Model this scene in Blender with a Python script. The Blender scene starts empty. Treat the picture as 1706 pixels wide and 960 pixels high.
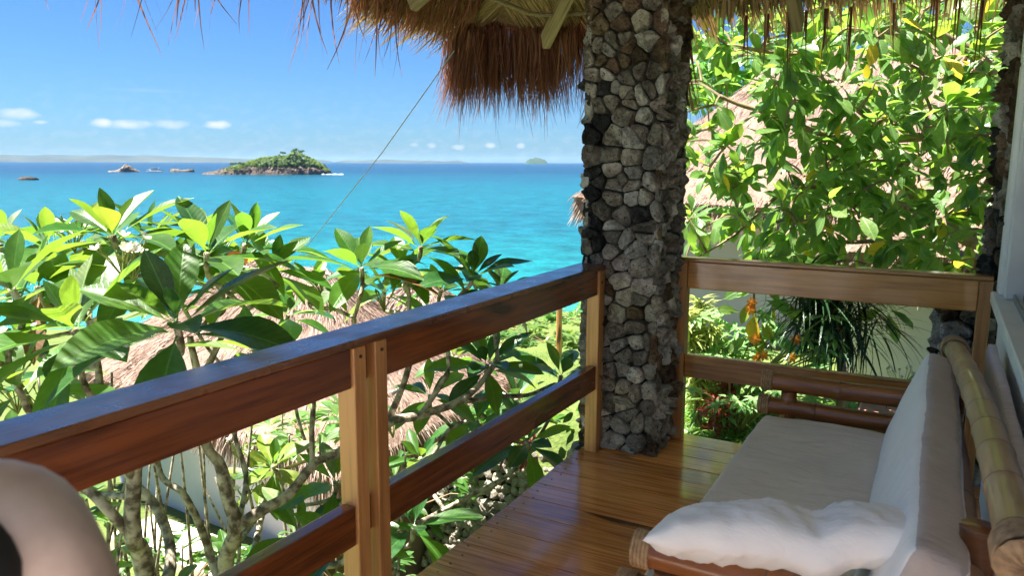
import bpy, bmesh, math, random
from mathutils import Vector, Matrix, noise
R = math.radians
random.seed(7)
SC = bpy.context.scene
COL = SC.collection

# ------------------------------------------------------------------ camera
CH = 1.5
F = 1285.0
YAW, PITCH, ROLL = R(28.9), math.atan((480 - 270.3) / F), R(0.18)
FW = Vector((-math.sin(YAW) * math.cos(PITCH), math.cos(YAW) * math.cos(PITCH), -math.sin(PITCH)))
_r = Vector((math.cos(YAW), math.sin(YAW), 0)); _u = _r.cross(FW)
RT = _r * math.cos(ROLL) + _u * math.sin(ROLL)
UP = -_r * math.sin(ROLL) + _u * math.cos(ROLL)
CAMP = Vector((0, 0, CH))
def P(px, py, d):
    """world point at horizontal distance d along a bearing measured on the photo"""
    v = FW + RT * ((px - 853) / F) + UP * ((480 - py) / F)
    return CAMP + v * (d / math.hypot(v.x, v.y))
cam = bpy.data.cameras.new('camera')
co = bpy.data.objects.new('camera', cam); COL.objects.link(co)
m3 = Matrix((RT, UP, -FW)).transposed()
co.matrix_world = Matrix.Translation(CAMP) @ m3.to_4x4()
cam.sensor_width = 36; cam.lens = 36 * F / 1706
cam.clip_start = 0.02; cam.clip_end = 40000
cam.dof.use_dof = True; cam.dof.focus_distance = 5.5; cam.dof.aperture_fstop = 6.8
SC.camera = co

# ------------------------------------------------------------------ light
SUN = Vector((-0.44, -0.13, 1.0)).normalized()      # towards the sun
w = bpy.data.worlds.new("World"); SC.world = w; w.use_nodes = True
nt = w.node_tree; nt.nodes.clear()
def N(nt, t, **k):
    n = nt.nodes.new(t)
    for a, b in k.items(): setattr(n, a, b)
    return n
def mth(nt, op, a, b=None, c=None, clamp=False):
    n = nt.nodes.new('ShaderNodeMath'); n.operation = op; n.use_clamp = clamp
    for i, v in enumerate((a, b, c)):
        if v is None: continue
        if isinstance(v, (int, float)): n.inputs[i].default_value = v
        else: nt.links.new(v, n.inputs[i])
    return n.outputs[0]
out = N(nt, 'ShaderNodeOutputWorld'); bg = N(nt, 'ShaderNodeBackground')
sky = N(nt, 'ShaderNodeTexSky', sky_type='NISHITA', sun_disc=False)
sky.sun_elevation = math.asin(SUN.z); sky.sun_rotation = math.atan2(SUN.x, SUN.y)
sky.air_density = 1.0; sky.dust_density = 0.35; sky.ozone_density = 2.6; sky.altitude = 5
tc = N(nt, 'ShaderNodeTexCoord'); sx = N(nt, 'ShaderNodeSeparateXYZ')
nt.links.new(tc.outputs['Generated'], sx.inputs[0])
el = mth(nt, 'ARCSINE', sx.outputs[2]); az = mth(nt, 'ARCTAN2', sx.outputs[0], sx.outputs[1])
cx = N(nt, 'ShaderNodeCombineXYZ')
nt.links.new(mth(nt, 'MULTIPLY', az, 40), cx.inputs[0]); nt.links.new(mth(nt, 'MULTIPLY', el, 70), cx.inputs[1])
nz = N(nt, 'ShaderNodeTexNoise'); nz.inputs['Scale'].default_value = 1.7; nz.inputs['Detail'].default_value = 6
nt.links.new(cx.outputs[0], nz.inputs['Vector'])
# faint cloud bank low over the sea, all round
lo = mth(nt, 'MULTIPLY', mth(nt, 'SUBTRACT', 0.11, el, clamp=True), 9, clamp=True)
bank = mth(nt, 'MULTIPLY', mth(nt, 'MULTIPLY', mth(nt, 'SUBTRACT', nz.outputs[0], 0.47, clamp=True), 2.6, clamp=True), lo)
tot = mth(nt, 'MULTIPLY', bank, 0.28)
puffs = [(30, 190, 26, 9, .8), (8, 205, 20, 6, .5), (172, 205, 16, 7, 1), (215, 207, 34, 7, .75), (285, 207, 26, 7, .6), (362, 208, 21, 7, 1),
         (68, 203, 10, 3, .6), (718, 242, 9, 5, .55), (762, 245, 12, 5, .65), (817, 242, 9, 5, .7), (868, 243, 8, 5, .75), (690, 241, 8, 4, .5),
         (1190, 238, 18, 7, .8), (-90, 200, 40, 9, .9), (-220, 215, 30, 7, .8), (1850, 210, 30, 9, .8), (2100, 220, 40, 9, .8), (240, 150, 60, 3, .12)]
for px, py, rx, ry, s in puffs:
    p = (P(px, py, 10) - CAMP).normalized()
    a0, e0 = math.atan2(p.x, p.y), math.asin(p.z)
    dx = mth(nt, 'DIVIDE', mth(nt, 'SUBTRACT', az, a0), rx / 1299); dy = mth(nt, 'DIVIDE', mth(nt, 'SUBTRACT', el, e0), ry / 1299)
    q = mth(nt, 'ADD', mth(nt, 'MULTIPLY', dx, dx), mth(nt, 'MULTIPLY', dy, dy))
    q = mth(nt, 'SUBTRACT', mth(nt, 'ADD', 0.35, mth(nt, 'MULTIPLY', nz.outputs[0], 1.7)), q)
    q = mth(nt, 'MULTIPLY', mth(nt, 'MULTIPLY', q, 0.75, clamp=True), s)
    tot = mth(nt, 'MAXIMUM', tot, q)
gam = N(nt, 'ShaderNodeMix', data_type='RGBA', blend_type='MULTIPLY'); gam.inputs[0].default_value = 1
gam.inputs[7].default_value = (0.23, 0.405, 0.64, 1)
nt.links.new(sky.outputs[0], gam.inputs[6])
mx = N(nt, 'ShaderNodeMix', data_type='RGBA'); nt.links.new(tot, mx.inputs[0]); nt.links.new(gam.outputs[2], mx.inputs[6])
mx.inputs[7].default_value = (3.9, 4.2, 4.6, 1)
nt.links.new(mx.outputs[2], bg.inputs[0]); bg.inputs[1].default_value = 0.053
nt.links.new(bg.outputs[0], out.inputs[0])
sl = bpy.data.lights.new('sun', 'SUN'); sl.energy = 5.0; sl.angle = R(0.53); sl.color = (1, .95, .86)
so = bpy.data.objects.new('sun', sl); COL.objects.link(so)
so.rotation_euler = SUN.to_track_quat('Z', 'Y').to_euler()
vs = SC.view_settings; vs.view_transform = 'Standard'; vs.look = 'None'; vs.exposure = 2.2; vs.gamma = 1; vs.use_curve_mapping = False
SC.cycles.max_bounces = 8; SC.cycles.diffuse_bounces = 5; SC.cycles.transparent_max_bounces = 8

# ------------------------------------------------------------------ materials
def newmat(name):
    m = bpy.data.materials.new(name); m.use_nodes = True
    nt = m.node_tree; b = nt.nodes['Principled BSDF']
    return m, nt, b
def ramp(nt, fac, stops):
    r = nt.nodes.new('ShaderNodeValToRGB'); nt.links.new(fac, r.inputs[0])
    e = r.color_ramp.elements
    while len(e) < len(stops): e.new(0.5)
    for i, (p, c) in enumerate(stops): e[i].position = p; e[i].color = (*c, 1)
    return r.outputs[0]
def noise_n(nt, scale, detail=5, mapscale=(1, 1, 1), rough=.55, coord='Object'):
    t = nt.nodes.new('ShaderNodeTexCoord'); mp = nt.nodes.new('ShaderNodeMapping')
    mp.inputs['Scale'].default_value = mapscale
    nt.links.new(t.outputs[coord], mp.inputs[0])
    n = nt.nodes.new('ShaderNodeTexNoise'); n.inputs['Scale'].default_value = scale; n.inputs['Detail'].default_value = detail
    n.inputs['Roughness'].default_value = rough
    nt.links.new(mp.outputs[0], n.inputs['Vector']); return n, mp
def bump(nt, b, h, strength=.3, dist=.01, prev=None):
    n = nt.nodes.new('ShaderNodeBump'); n.inputs['Strength'].default_value = strength; n.inputs['Distance'].default_value = dist
    nt.links.new(h, n.inputs['Height'])
    if prev: nt.links.new(prev, n.inputs['Normal'])
    nt.links.new(n.outputs[0], b.inputs['Normal']); return n.outputs[0]
def hsv(nt, col, v=(.8, 1.2), h=0.0, s=None):
    """vary a colour from one object to the next"""
    oi = nt.nodes.new('ShaderNodeObjectInfo'); n = nt.nodes.new('ShaderNodeHueSaturation')
    nt.links.new(mth(nt, 'ADD', mth(nt, 'MULTIPLY', oi.outputs['Random'], v[1] - v[0]), v[0]), n.inputs['Value'])
    if h:
        r2 = mth(nt, 'FRACT', mth(nt, 'MULTIPLY', oi.outputs['Random'], 17.3))
        nt.links.new(mth(nt, 'ADD', mth(nt, 'MULTIPLY', r2, h), .5 - h / 2), n.inputs['Hue'])
    nt.links.new(col, n.inputs['Color']); return n.outputs[0]
def simple(name, c1, c2, scale=8, rough=.7, bs=.3, bd=.01, ms=(1, 1, 1), var=None, spec=.5, detail=6, lo=.3, hi=.7):
    m, nt, b = newmat(name)
    n, _ = noise_n(nt, scale, detail, ms)
    c = ramp(nt, n.outputs[0], [(lo, c1), (hi, c2)])
    if var: c = hsv(nt, c, var)
    nt.links.new(c, b.inputs['Base Color']); b.inputs['Roughness'].default_value = rough
    b.inputs['Specular IOR Level'].default_value = spec
    if bs: bump(nt, b, n.outputs[0], bs, bd)
    return m
def wood(name, axis, dark, light, rough=.25, coat=.4, var=(.85, 1.15), knots=True, rv=0.12):
    m, nt, b = newmat(name)
    ms = [24, 24, 24]; ms[axis] = 1.1
    n, mp = noise_n(nt, 2.6, 7, tuple(ms), .6)
    oi = nt.nodes.new('ShaderNodeObjectInfo'); cb = nt.nodes.new('ShaderNodeCombineXYZ')
    for i in range(3): nt.links.new(mth(nt, 'MULTIPLY', oi.outputs['Random'], 37.0 + 11 * i), cb.inputs[i])
    nt.links.new(cb.outputs[0], mp.inputs['Location'])
    ms2 = [3, 3, 3]; ms2[axis] = .8
    n2, mp2 = noise_n(nt, 1.5, 3, tuple(ms2)); nt.links.new(cb.outputs[0], mp2.inputs['Location'])
    f = mth(nt, 'ADD', mth(nt, 'MULTIPLY', n.outputs[0], .65), mth(nt, 'MULTIPLY', n2.outputs[0], .4))
    c = ramp(nt, f, [(.38, dark), (.50, tuple((a + c) / 2 for a, c in zip(dark, light))), (.62, light)])
    if knots:
        ms3 = [5.5, 5.5, 5.5]; ms3[axis] = 1.7
        v, mp3 = noise_n(nt, 1.0, 1, tuple(ms3)); nt.links.new(cb.outputs[0], mp3.inputs['Location'])
        k = mth(nt, 'MULTIPLY', mth(nt, 'SUBTRACT', .345, v.outputs[0], clamp=True), 14, clamp=True)
        mm = nt.nodes.new('ShaderNodeMix'); mm.data_type = 'RGBA'; nt.links.new(k, mm.inputs[0]); nt.links.new(c, mm.inputs[6])
        mm.inputs[7].default_value = (*[x * .25 for x in dark], 1); c = mm.outputs[2]
    c = hsv(nt, c, var)
    nt.links.new(c, b.inputs['Base Color'])
    n3, _ = noise_n(nt, 9, 4)
    rr = mth(nt, 'ADD', mth(nt, 'MULTIPLY', n3.outputs[0], rv), rough - rv / 2); nt.links.new(rr, b.inputs['Roughness'])
    b.inputs['Coat Weight'].default_value = coat; b.inputs['Coat Roughness'].default_value = .12
    bump(nt, b, f, .25, .002)
    return m
def leafmat(name, c1, c2, tr, gloss=.35, vein=.15, hv=.03, trans=.35, spots=None, nveins=15.0):
    m, nt, b = newmat(name)
    t = nt.nodes.new('ShaderNodeUVMap'); s = nt.nodes.new('ShaderNodeSeparateXYZ'); nt.links.new(t.outputs[0], s.inputs[0])
    ax = mth(nt, 'ABSOLUTE', mth(nt, 'SUBTRACT', s.outputs[0], .5))
    rib = mth(nt, 'SUBTRACT', 1, mth(nt, 'MULTIPLY', ax, 26), clamp=True)
    wv = mth(nt, 'SINE', mth(nt, 'MULTIPLY', mth(nt, 'SUBTRACT', s.outputs[1], mth(nt, 'MULTIPLY', ax, .35)), 6.283 * nveins))
    wv = mth(nt, 'MULTIPLY', mth(nt, 'SUBTRACT', wv, .75, clamp=True), 3.2, clamp=True)
    n, _ = noise_n(nt, 9, 3)
    c = ramp(nt, n.outputs[0], [(.3, c1), (.7, c2)])
    c = hsv(nt, c, (.72, 1.3), hv)
    mm = nt.nodes.new('ShaderNodeMix'); mm.data_type = 'RGBA'
    nt.links.new(mth(nt, 'ADD', mth(nt, 'MULTIPLY', rib, .55), mth(nt, 'MULTIPLY', wv, vein), clamp=True), mm.inputs[0]); nt.links.new(c, mm.inputs[6])
    mm.inputs[7].default_value = (*[min(.6, x * 2.2 + .03) for x in c2], 1)
    cc = mm.outputs[2]
    nt.links.new(cc, b.inputs['Base Color']); b.inputs['Roughness'].default_value = gloss; b.inputs['Specular IOR Level'].default_value = .45
    bump(nt, b, mth(nt, 'ADD', mth(nt, 'MULTIPLY', wv, -.5), mth(nt, 'MULTIPLY', rib, -1)), .35, .003)
    tl = nt.nodes.new('ShaderNodeBsdfTranslucent'); ms = nt.nodes.new('ShaderNodeMixShader')
    m2 = nt.nodes.new('ShaderNodeMix'); m2.data_type = 'RGBA'; m2.blend_type = 'MULTIPLY'; m2.inputs[0].default_value = .0
    tcol = hsv(nt, ramp(nt, n.outputs[0], [(.3, tuple(x * .85 for x in tr)), (.7, tr)]), (.75, 1.25), hv)
    nt.links.new(tcol, tl.inputs[0])
    ms.inputs[0].default_value = trans
    nt.links.new(b.outputs[0], ms.inputs[1]); nt.links.new(tl.outputs[0], ms.inputs[2])
    nt.links.new(ms.outputs[0], nt.nodes['Material Output'].inputs[0])
    return m
M = {}
M['board_x'] = wood('red_brown_wood_x', 0, (.22, .085, .018), (.52, .25, .065))
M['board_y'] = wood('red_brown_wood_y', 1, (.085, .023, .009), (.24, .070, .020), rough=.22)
M['post'] = wood('honey_wood', 2, (.32, .135, .042), (.58, .29, .105), rough=.38, coat=.15)
M['plank'] = wood('varnished_floor', 0, (.42, .14, .032), (.86, .38, .11), rough=.20, coat=.6, rv=.16)
M['cap_y'] = wood('polished_cap', 1, (.11, .042, .016), (.28, .12, .045), rough=.33, coat=.55, rv=.7)
M['rafter'] = wood('weathered_rafter', 0, (.12, .085, .045), (.30, .23, .13), rough=.8, coat=0, knots=False)
M['rope'] = simple('rattan_lashing', (.22, .13, .06), (.45, .30, .16), 60, .6, .5, .002)
M['white_paint'] = simple('white_paint', (.66, .68, .70), (.78, .79, .80), 5, .45, .1, .002)
M['plaster'] = simple('white_plaster', (.70, .71, .72), (.80, .80, .80), 2.5, .85, .3, .004)
M['plaster_blue'] = simple('pale_grey_plaster', (.40, .41, .43), (.48, .49, .51), 1.5, .85, .25, .006)
M['plaster_beige'] = simple('beige_plaster', (.74, .62, .49), (.84, .73, .60), 1.2, .85, .25, .006)
M['brown_wall'] = simple('brown_render', (.10, .062, .035), (.24, .16, .09), 3, .8, .4, .01)
M['mortar'] = simple('dark_mortar', (.012, .011, .010), (.045, .04, .035), 12, .95, .6, .01)
M['metal'] = simple('galvanised_wire', (.16, .17, .18), (.26, .27, .28), 20, .45, 0)
def stonemat(name, a, b_, c):
    m, nt, b = newmat(name)
    n, _ = noise_n(nt, 16, 8, rough=.72); n2, _ = noise_n(nt, 4.5, 4); n3, _ = noise_n(nt, 62, 4, rough=.7)
    f = mth(nt, 'ADD', mth(nt, 'MULTIPLY', n.outputs[0], .55), mth(nt, 'ADD', mth(nt, 'MULTIPLY', n2.outputs[0], .35), mth(nt, 'MULTIPLY', n3.outputs[0], .2)))
    pit = mth(nt, 'MULTIPLY', mth(nt, 'SUBTRACT', n3.outputs[0], .56, clamp=True), 9, clamp=True)
    pm_ = nt.nodes.new('ShaderNodeMix'); pm_.data_type = 'RGBA'; nt.links.new(pit, pm_.inputs[0]); nt.links.new(ramp(nt, f, [(.40, a), (.54, b_), (.68, c)]), pm_.inputs[6]); pm_.inputs[7].default_value = (*[x * .5 for x in a], 1)
    col = hsv(nt, pm_.outputs[2], (.55, 1.4), .03)
    nt.links.new(col, b.inputs['Base Color']); b.inputs['Roughness'].default_value = .95; b.inputs['Specular IOR Level'].default_value = .2
    pr = bump(nt, b, n.outputs[0], 1, .055); bump(nt, b, n3.outputs[0], 1, .008, pr)
    return m
M['stone_grey'] = stonemat('coral_stone_grey', (.05, .042, .034), (.30, .262, .215), (.62, .57, .49))
M['stone_pale'] = stonemat('coral_stone_pale', (.09, .08, .07), (.46, .43, .38), (.76, .73, .67))
M['stone_brown'] = stonemat('coral_stone_brown', (.03, .02, .014), (.13, .088, .055), (.30, .22, .145))
M['stone_dark'] = stonemat('coral_stone_black', (.008, .008, .009), (.035, .033, .032), (.13, .125, .12))
M['cobble'] = stonemat('white_cobble', (.22, .19, .15), (.52, .46, .37), (.72, .66, .56))
def thatch(name, a, b_, sc=40):
    m, nt, b = newmat(name)
    n, _ = noise_n(nt, 3, 8, (1, 1, 1), .7); n2, _ = noise_n(nt, sc, 3)
    f = mth(nt, 'ADD', mth(nt, 'MULTIPLY', n.outputs[0], .5), mth(nt, 'MULTIPLY', n2.outputs[0], .5))
    nt.links.new(ramp(nt, f, [(.36, a), (.62, b_)]), b.inputs['Base Color']); b.inputs['Roughness'].default_value = .85
    b.inputs['Specular IOR Level'].default_value = .25
    bump(nt, b, n2.outputs[0], .6, .02); return m
M['thatch_pink'] = thatch('weathered_thatch', (.11, .07, .053), (.31, .21, .16))
M['thatch_under'] = thatch('thatch_lining', (.10, .06, .028), (.34, .23, .11))
def strawmat(name, a, b_, tr, mixf=.3):
    m, nt, b = newmat(name)
    t = nt.nodes.new('ShaderNodeUVMap'); s = nt.nodes.new('ShaderNodeSeparateXYZ'); nt.links.new(t.outputs[0], s.inputs[0])
    c = ramp(nt, s.outputs[0], [(0, a), (.6, b_), (1, tuple(min(.8, x * 1.35) for x in b_))])
    nt.links.new(c, b.inputs['Base Color']); b.inputs['Roughness'].default_value = .6
    tl = nt.nodes.new('ShaderNodeBsdfTranslucent'); tl.inputs[0].default_value = (*tr, 1); ms = nt.nodes.new('ShaderNodeMixShader'); ms.inputs[0].default_value = mixf
    nt.links.new(b.outputs[0], ms.inputs[1]); nt.links.new(tl.outputs[0], ms.inputs[2]); nt.links.new(ms.outputs[0], nt.nodes['Material Output'].inputs[0])
    return m
M['straw_red'] = strawmat('red_brown_straw', (.05, .019, .012), (.25, .10, .052), (.42, .16, .06))
M['straw_gold'] = strawmat('golden_straw', (.14, .085, .035), (.50, .36, .17), (.30, .18, .07), .15)
M['straw_pale'] = strawmat('weathered_straw', (.12, .08, .06), (.35, .245, .19), (.30, .2, .1), .1)
M['leaf_fr'] = leafmat('frangipani_leaf', (.03, .095, .013), (.062, .155, .02), (.24, .44, .035), .36, trans=.4)
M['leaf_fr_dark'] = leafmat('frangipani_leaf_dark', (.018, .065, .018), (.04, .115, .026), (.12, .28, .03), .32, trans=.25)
M['leaf_fr_yel'] = leafmat('frangipani_leaf_yellow', (.11, .19, .02), (.20, .27, .035), (.38, .46, .04), .4, trans=.4)
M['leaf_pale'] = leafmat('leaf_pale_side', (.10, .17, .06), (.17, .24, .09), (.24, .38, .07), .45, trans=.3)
M['leaf_tree'] = leafmat('tree_leaf', (.07, .155, .04), (.17, .28, .085), (.38, .64, .07), .30, vein=.12, hv=.05, trans=.45, nveins=9.0)
M['leaf_yellow'] = leafmat('yellow_leaf', (.72, .50, .02), (.85, .65, .04), (.9, .7, .05), .5, vein=.1, hv=.03, trans=.4)
M['leaf_brown'] = leafmat('dead_leaf', (.14, .06, .02), (.24, .11, .04), (.3, .12, .03), .7, trans=.2)
M['leaf_lobed'] = leafmat('lobed_leaf', (.16, .36, .11), (.28, .50, .18), (.4, .7, .2), .4, vein=.1, trans=.45)
M['leaf_lime'] = leafmat('lime_leaf', (.40, .50, .10), (.62, .68, .24), (.6, .7, .15), .4, vein=.05, trans=.4)
M['leaf_spiky'] = leafmat('dark_strap_leaf', (.010, .035, .014), (.025, .07, .022), (.05, .12, .02), .22, vein=.0, trans=.12)
M['leaf_red'] = leafmat('red_leaf', (.12, .022, .018), (.28, .06, .035), (.5, .08, .04), .3, vein=.05, trans=.3)
M['leaf_strap'] = leafmat('green_strap_leaf', (.09, .22, .035), (.19, .36, .07), (.3, .55, .06), .35, vein=.0, trans=.35)
M['petal'] = leafmat('white_petal', (.80, .78, .66), (.88, .87, .80), (.8, .8, .6), .5, vein=0, hv=0, trans=.3)
M['petal_y'] = simple('yellow_throat', (.85, .6, .08), (.9, .75, .2), 10, .6, 0)
M['orange'] = leafmat('orange_petal', (.80, .22, .02), (.90, .36, .04), (.9, .3, .03), .5, vein=0, hv=.02, trans=.3)
M['bark'] = simple('frangipani_bark', (.12, .09, .06), (.52, .45, .34), 22, .8, 1, .008, lo=.40, hi=.60)
M['bark_tree'] = simple('tree_bark', (.14, .09, .05), (.40, .29, .18), 12, .85, .8, .008)
M['bud'] = simple('bud_stem', (.16, .20, .05), (.32, .34, .10), 20, .6, 0)

# ------------------------------------------------------------------ helpers
def link(o, parent=None):
    COL.objects.link(o)
    if parent is not None: o.parent = parent
    return o
def mesh_obj(name, verts, faces, mat, parent=None, smooth=False, uvs=None):
    me = bpy.data.meshes.new(name); me.from_pydata([tuple(v) for v in verts], [], faces); me.update()
    if mat:
        for mm in (mat if isinstance(mat, (list, tuple)) else [mat]): me.materials.append(mm)
    if smooth: me.polygons.foreach_set('use_smooth', [True] * len(me.polygons))
    if uvs is not None:
        uv = me.uv_layers.new(name='UVMap')
        buf = [0.0] * (2 * len(me.loops)); vi = [0] * len(me.loops); me.loops.foreach_get('vertex_index', vi)
        for i, k in enumerate(vi): buf[2 * i], buf[2 * i + 1] = uvs[k]
        uv.data.foreach_set('uv', buf)
    return link(bpy.data.objects.new(name, me), parent)
def empty(name, loc, label, cat, group=None):
    o = bpy.data.objects.new(name, None); COL.objects.link(o); o.location = loc; o.empty_display_size = .1
    o['label'] = label; o['category'] = cat
    if group: o['group'] = group
    return o
class Th:
    """children are built in world coordinates and parented with the inverse offset"""
def par(o, parent):
    o.parent = parent
    o.matrix_parent_inverse = Matrix.Translation(-Vector(parent.location)) if parent.type == 'EMPTY' else Matrix.Identity(4)
    return o
def W(name, v, f, mat, parent=None, smooth=False, uvs=None):
    o = mesh_obj(name, v, f, mat, None, smooth, uvs)
    return par(o, parent) if parent is not None else o
def tag(o, label=None, cat=None, group=None, kind=None):
    if label: o['label'] = label
    if cat: o['category'] = cat
    if group: o['group'] = group
    if kind: o['kind'] = kind
    return o
def bevelled_box(lo, hi, bev=.004, seg=1, jit=0):
    bm = bmesh.new(); bmesh.ops.create_cube(bm, size=1)
    for v in bm.verts:
        for i in range(3): v.co[i] = (lo[i] + hi[i]) / 2 + v.co[i] * (hi[i] - lo[i])
    if bev: bmesh.ops.bevel(bm, geom=bm.edges[:], offset=bev, segments=seg, affect='EDGES', profile=.5)
    if jit:
        for v in bm.verts: v.co += Vector([random.uniform(-jit, jit) for _ in range(3)])
    V = [v.co.copy() for v in bm.verts]; bm.verts.index_update(); Fc = [[v.index for v in f.verts] for f in bm.faces]
    bm.free(); return V, Fc
def box(name, lo, hi, mat, parent=None, bev=.004, seg=1):
    v, f = bevelled_box(lo, hi, bev, seg); return W(name, v, f, mat, parent)
def frame_at(d, ref=Vector((0, 0, 1))):
    d = d.normalized(); s = d.cross(ref)
    if s.length < 1e-4: s = d.cross(Vector((1, 0, 0)))
    s.normalize(); return s, s.cross(d).normalized()
def tube(pts, rads, n=8, cap=True, wob=0):
    V, Fc, UV = [], [], []
    m = len(pts); pts = [Vector(p) for p in pts]
    for i, p in enumerate(pts):
        d = (pts[min(i + 1, m - 1)] - pts[max(i - 1, 0)]); s, u = frame_at(d, Vector((.13, .21, 1)))
        for k in range(n):
            a = 2 * math.pi * k / n; r = rads[i] * (1 + (random.uniform(-wob, wob) if wob else 0))
            V.append(p + (s * math.cos(a) + u * math.sin(a)) * r)
            UV.append((k / n, i / m))
    for i in range(m - 1):
        for k in range(n):
            k2 = (k + 1) % n; Fc.append((i * n + k, i * n + k2, (i + 1) * n + k2, (i + 1) * n + k))
    if cap: Fc.append(tuple(range(n))[::-1]); Fc.append(tuple((m - 1) * n + k for k in range(n)))
    return V, Fc
def merge(parts):
    V, Fc = [], []
    for v, f in parts:
        o = len(V); V += v; Fc += [tuple(i + o for i in q) for q in f]
    return V, Fc
def spline(pts, per=5):
    pts = [Vector(p) for p in pts]; o = []
    for i in range(len(pts) - 1):
        a, b, c, d = pts[max(i - 1, 0)], pts[i], pts[i + 1], pts[min(i + 2, len(pts) - 1)]
        for k in range(per):
            t = k / per
            o.append(.5 * ((2 * b) + (c - a) * t + (2 * a - 5 * b + 4 * c - d) * t * t + (3 * b - 3 * c + d - a) * t ** 3))
    o.append(pts[-1]); return o

# ---- leaves
def leaf_geo(width=.3, bend=.35, fold=.25, n=8, wmax=.55, power=1.0, tip=1.0, cols=2, wave=0.0, pet=.06):
    """unit long leaf along +Y, upper side +Z; returns verts, faces, uvs"""
    V, Fc, UV = [], [], []
    xs = [-1, -.5, 0, .5, 1] if cols == 4 else [-1, 0, 1]
    ph = random.uniform(0, 6)
    y, z = 0, 0; ang = 0
    for i in range(n + 1):
        t = i / n
        tt = max(0, (t - pet) / (1 - pet))
        wd = width / 2 * (math.sin(math.pi * tt ** (math.log(.5) / math.log(wmax))) ** power if 0 < tt < 1 else 0)
        wd = max(wd, .008 if t < 1 else .001)
        a = -bend * t * 1.6
        if i: y += math.cos(a) / n; z += math.sin(a) / n
        for x in xs:
            zz = z + abs(x) * wd * fold + (math.sin(t * 9 + ph + x) * wave * abs(x) * wd)
            V.append(Vector((x * wd, y, zz))); UV.append((.5 + x * .5 * wd / (width / 2), t))
    c = len(xs)
    for i in range(n):
        for k in range(c - 1):
            a = i * c + k; Fc.append((a, a + 1, a + 1 + c, a + c))
    return V, Fc, UV
def leaf_mesh(name, mat, **k):
    V, Fc, UV = leaf_geo(**k)
    me = bpy.data.meshes.new(name); me.from_pydata([tuple(v) for v in V], [], Fc); me.materials.append(mat)
    me.polygons.foreach_set('use_smooth', [True] * len(me.polygons))
    uv = me.uv_layers.new(name='UVMap')
    for l, u in zip(me.loops, uv.data): u.uv = UV[l.vertex_index]
    me['g'] = 1
    return me, (V, Fc, UV)
def leaf_mat4(base, d, up, L, Wd=1.0):
    d = d.normalized(); s = d.cross(up)
    if s.length < 1e-3: s = d.cross(Vector((1, .2, 0)))
    s.normalize(); u = s.cross(d)
    m = Matrix(((s.x * L * Wd, d.x * L, u.x * L, base.x), (s.y * L * Wd, d.y * L, u.y * L, base.y), (s.z * L * Wd, d.z * L, u.z * L, base.z), (0, 0, 0, 1)))
    return m
def put(me, m, parent, name='leaf'):
    o = bpy.data.objects.new(name, me); COL.objects.link(o); o.parent = parent
    o.matrix_basis = Matrix.Translation(-Vector(parent.location)) @ m if parent.type == 'EMPTY' else m
    return o
def scatter(parent, items, limit=290, name='leaf', stuffname='foliage', rootpos=None):
    """items: (geo index list entry (mesh, geo), matrix, size). Largest seen from the camera become parts, the rest one mesh."""
    items.sort(key=lambda t: -t[2] / max(.3, (t[1].translation - CAMP).length))
    for (me, geo), m, s in items[:limit]: put(me, m, parent, name)
    rest = items[limit:]
    if rest:
        V, Fc, UV, MI = [], [], [], []; mats = []
        for (me, geo), m, s in rest:
            mt = me.materials[0]
            if mt not in mats: mats.append(mt)
            k = mats.index(mt); o = len(V)
            V += [m @ v for v in geo[0]]; UV += geo[2]
            Fc += [tuple(i + o for i in q) for q in geo[1]]; MI += [k] * len(geo[1])
        ob = W(stuffname, V, Fc, mats, parent, True, UV)
        ob.data.polygons.foreach_set('material_index', MI); ob['kind'] = 'stuff'
        return ob

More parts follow.
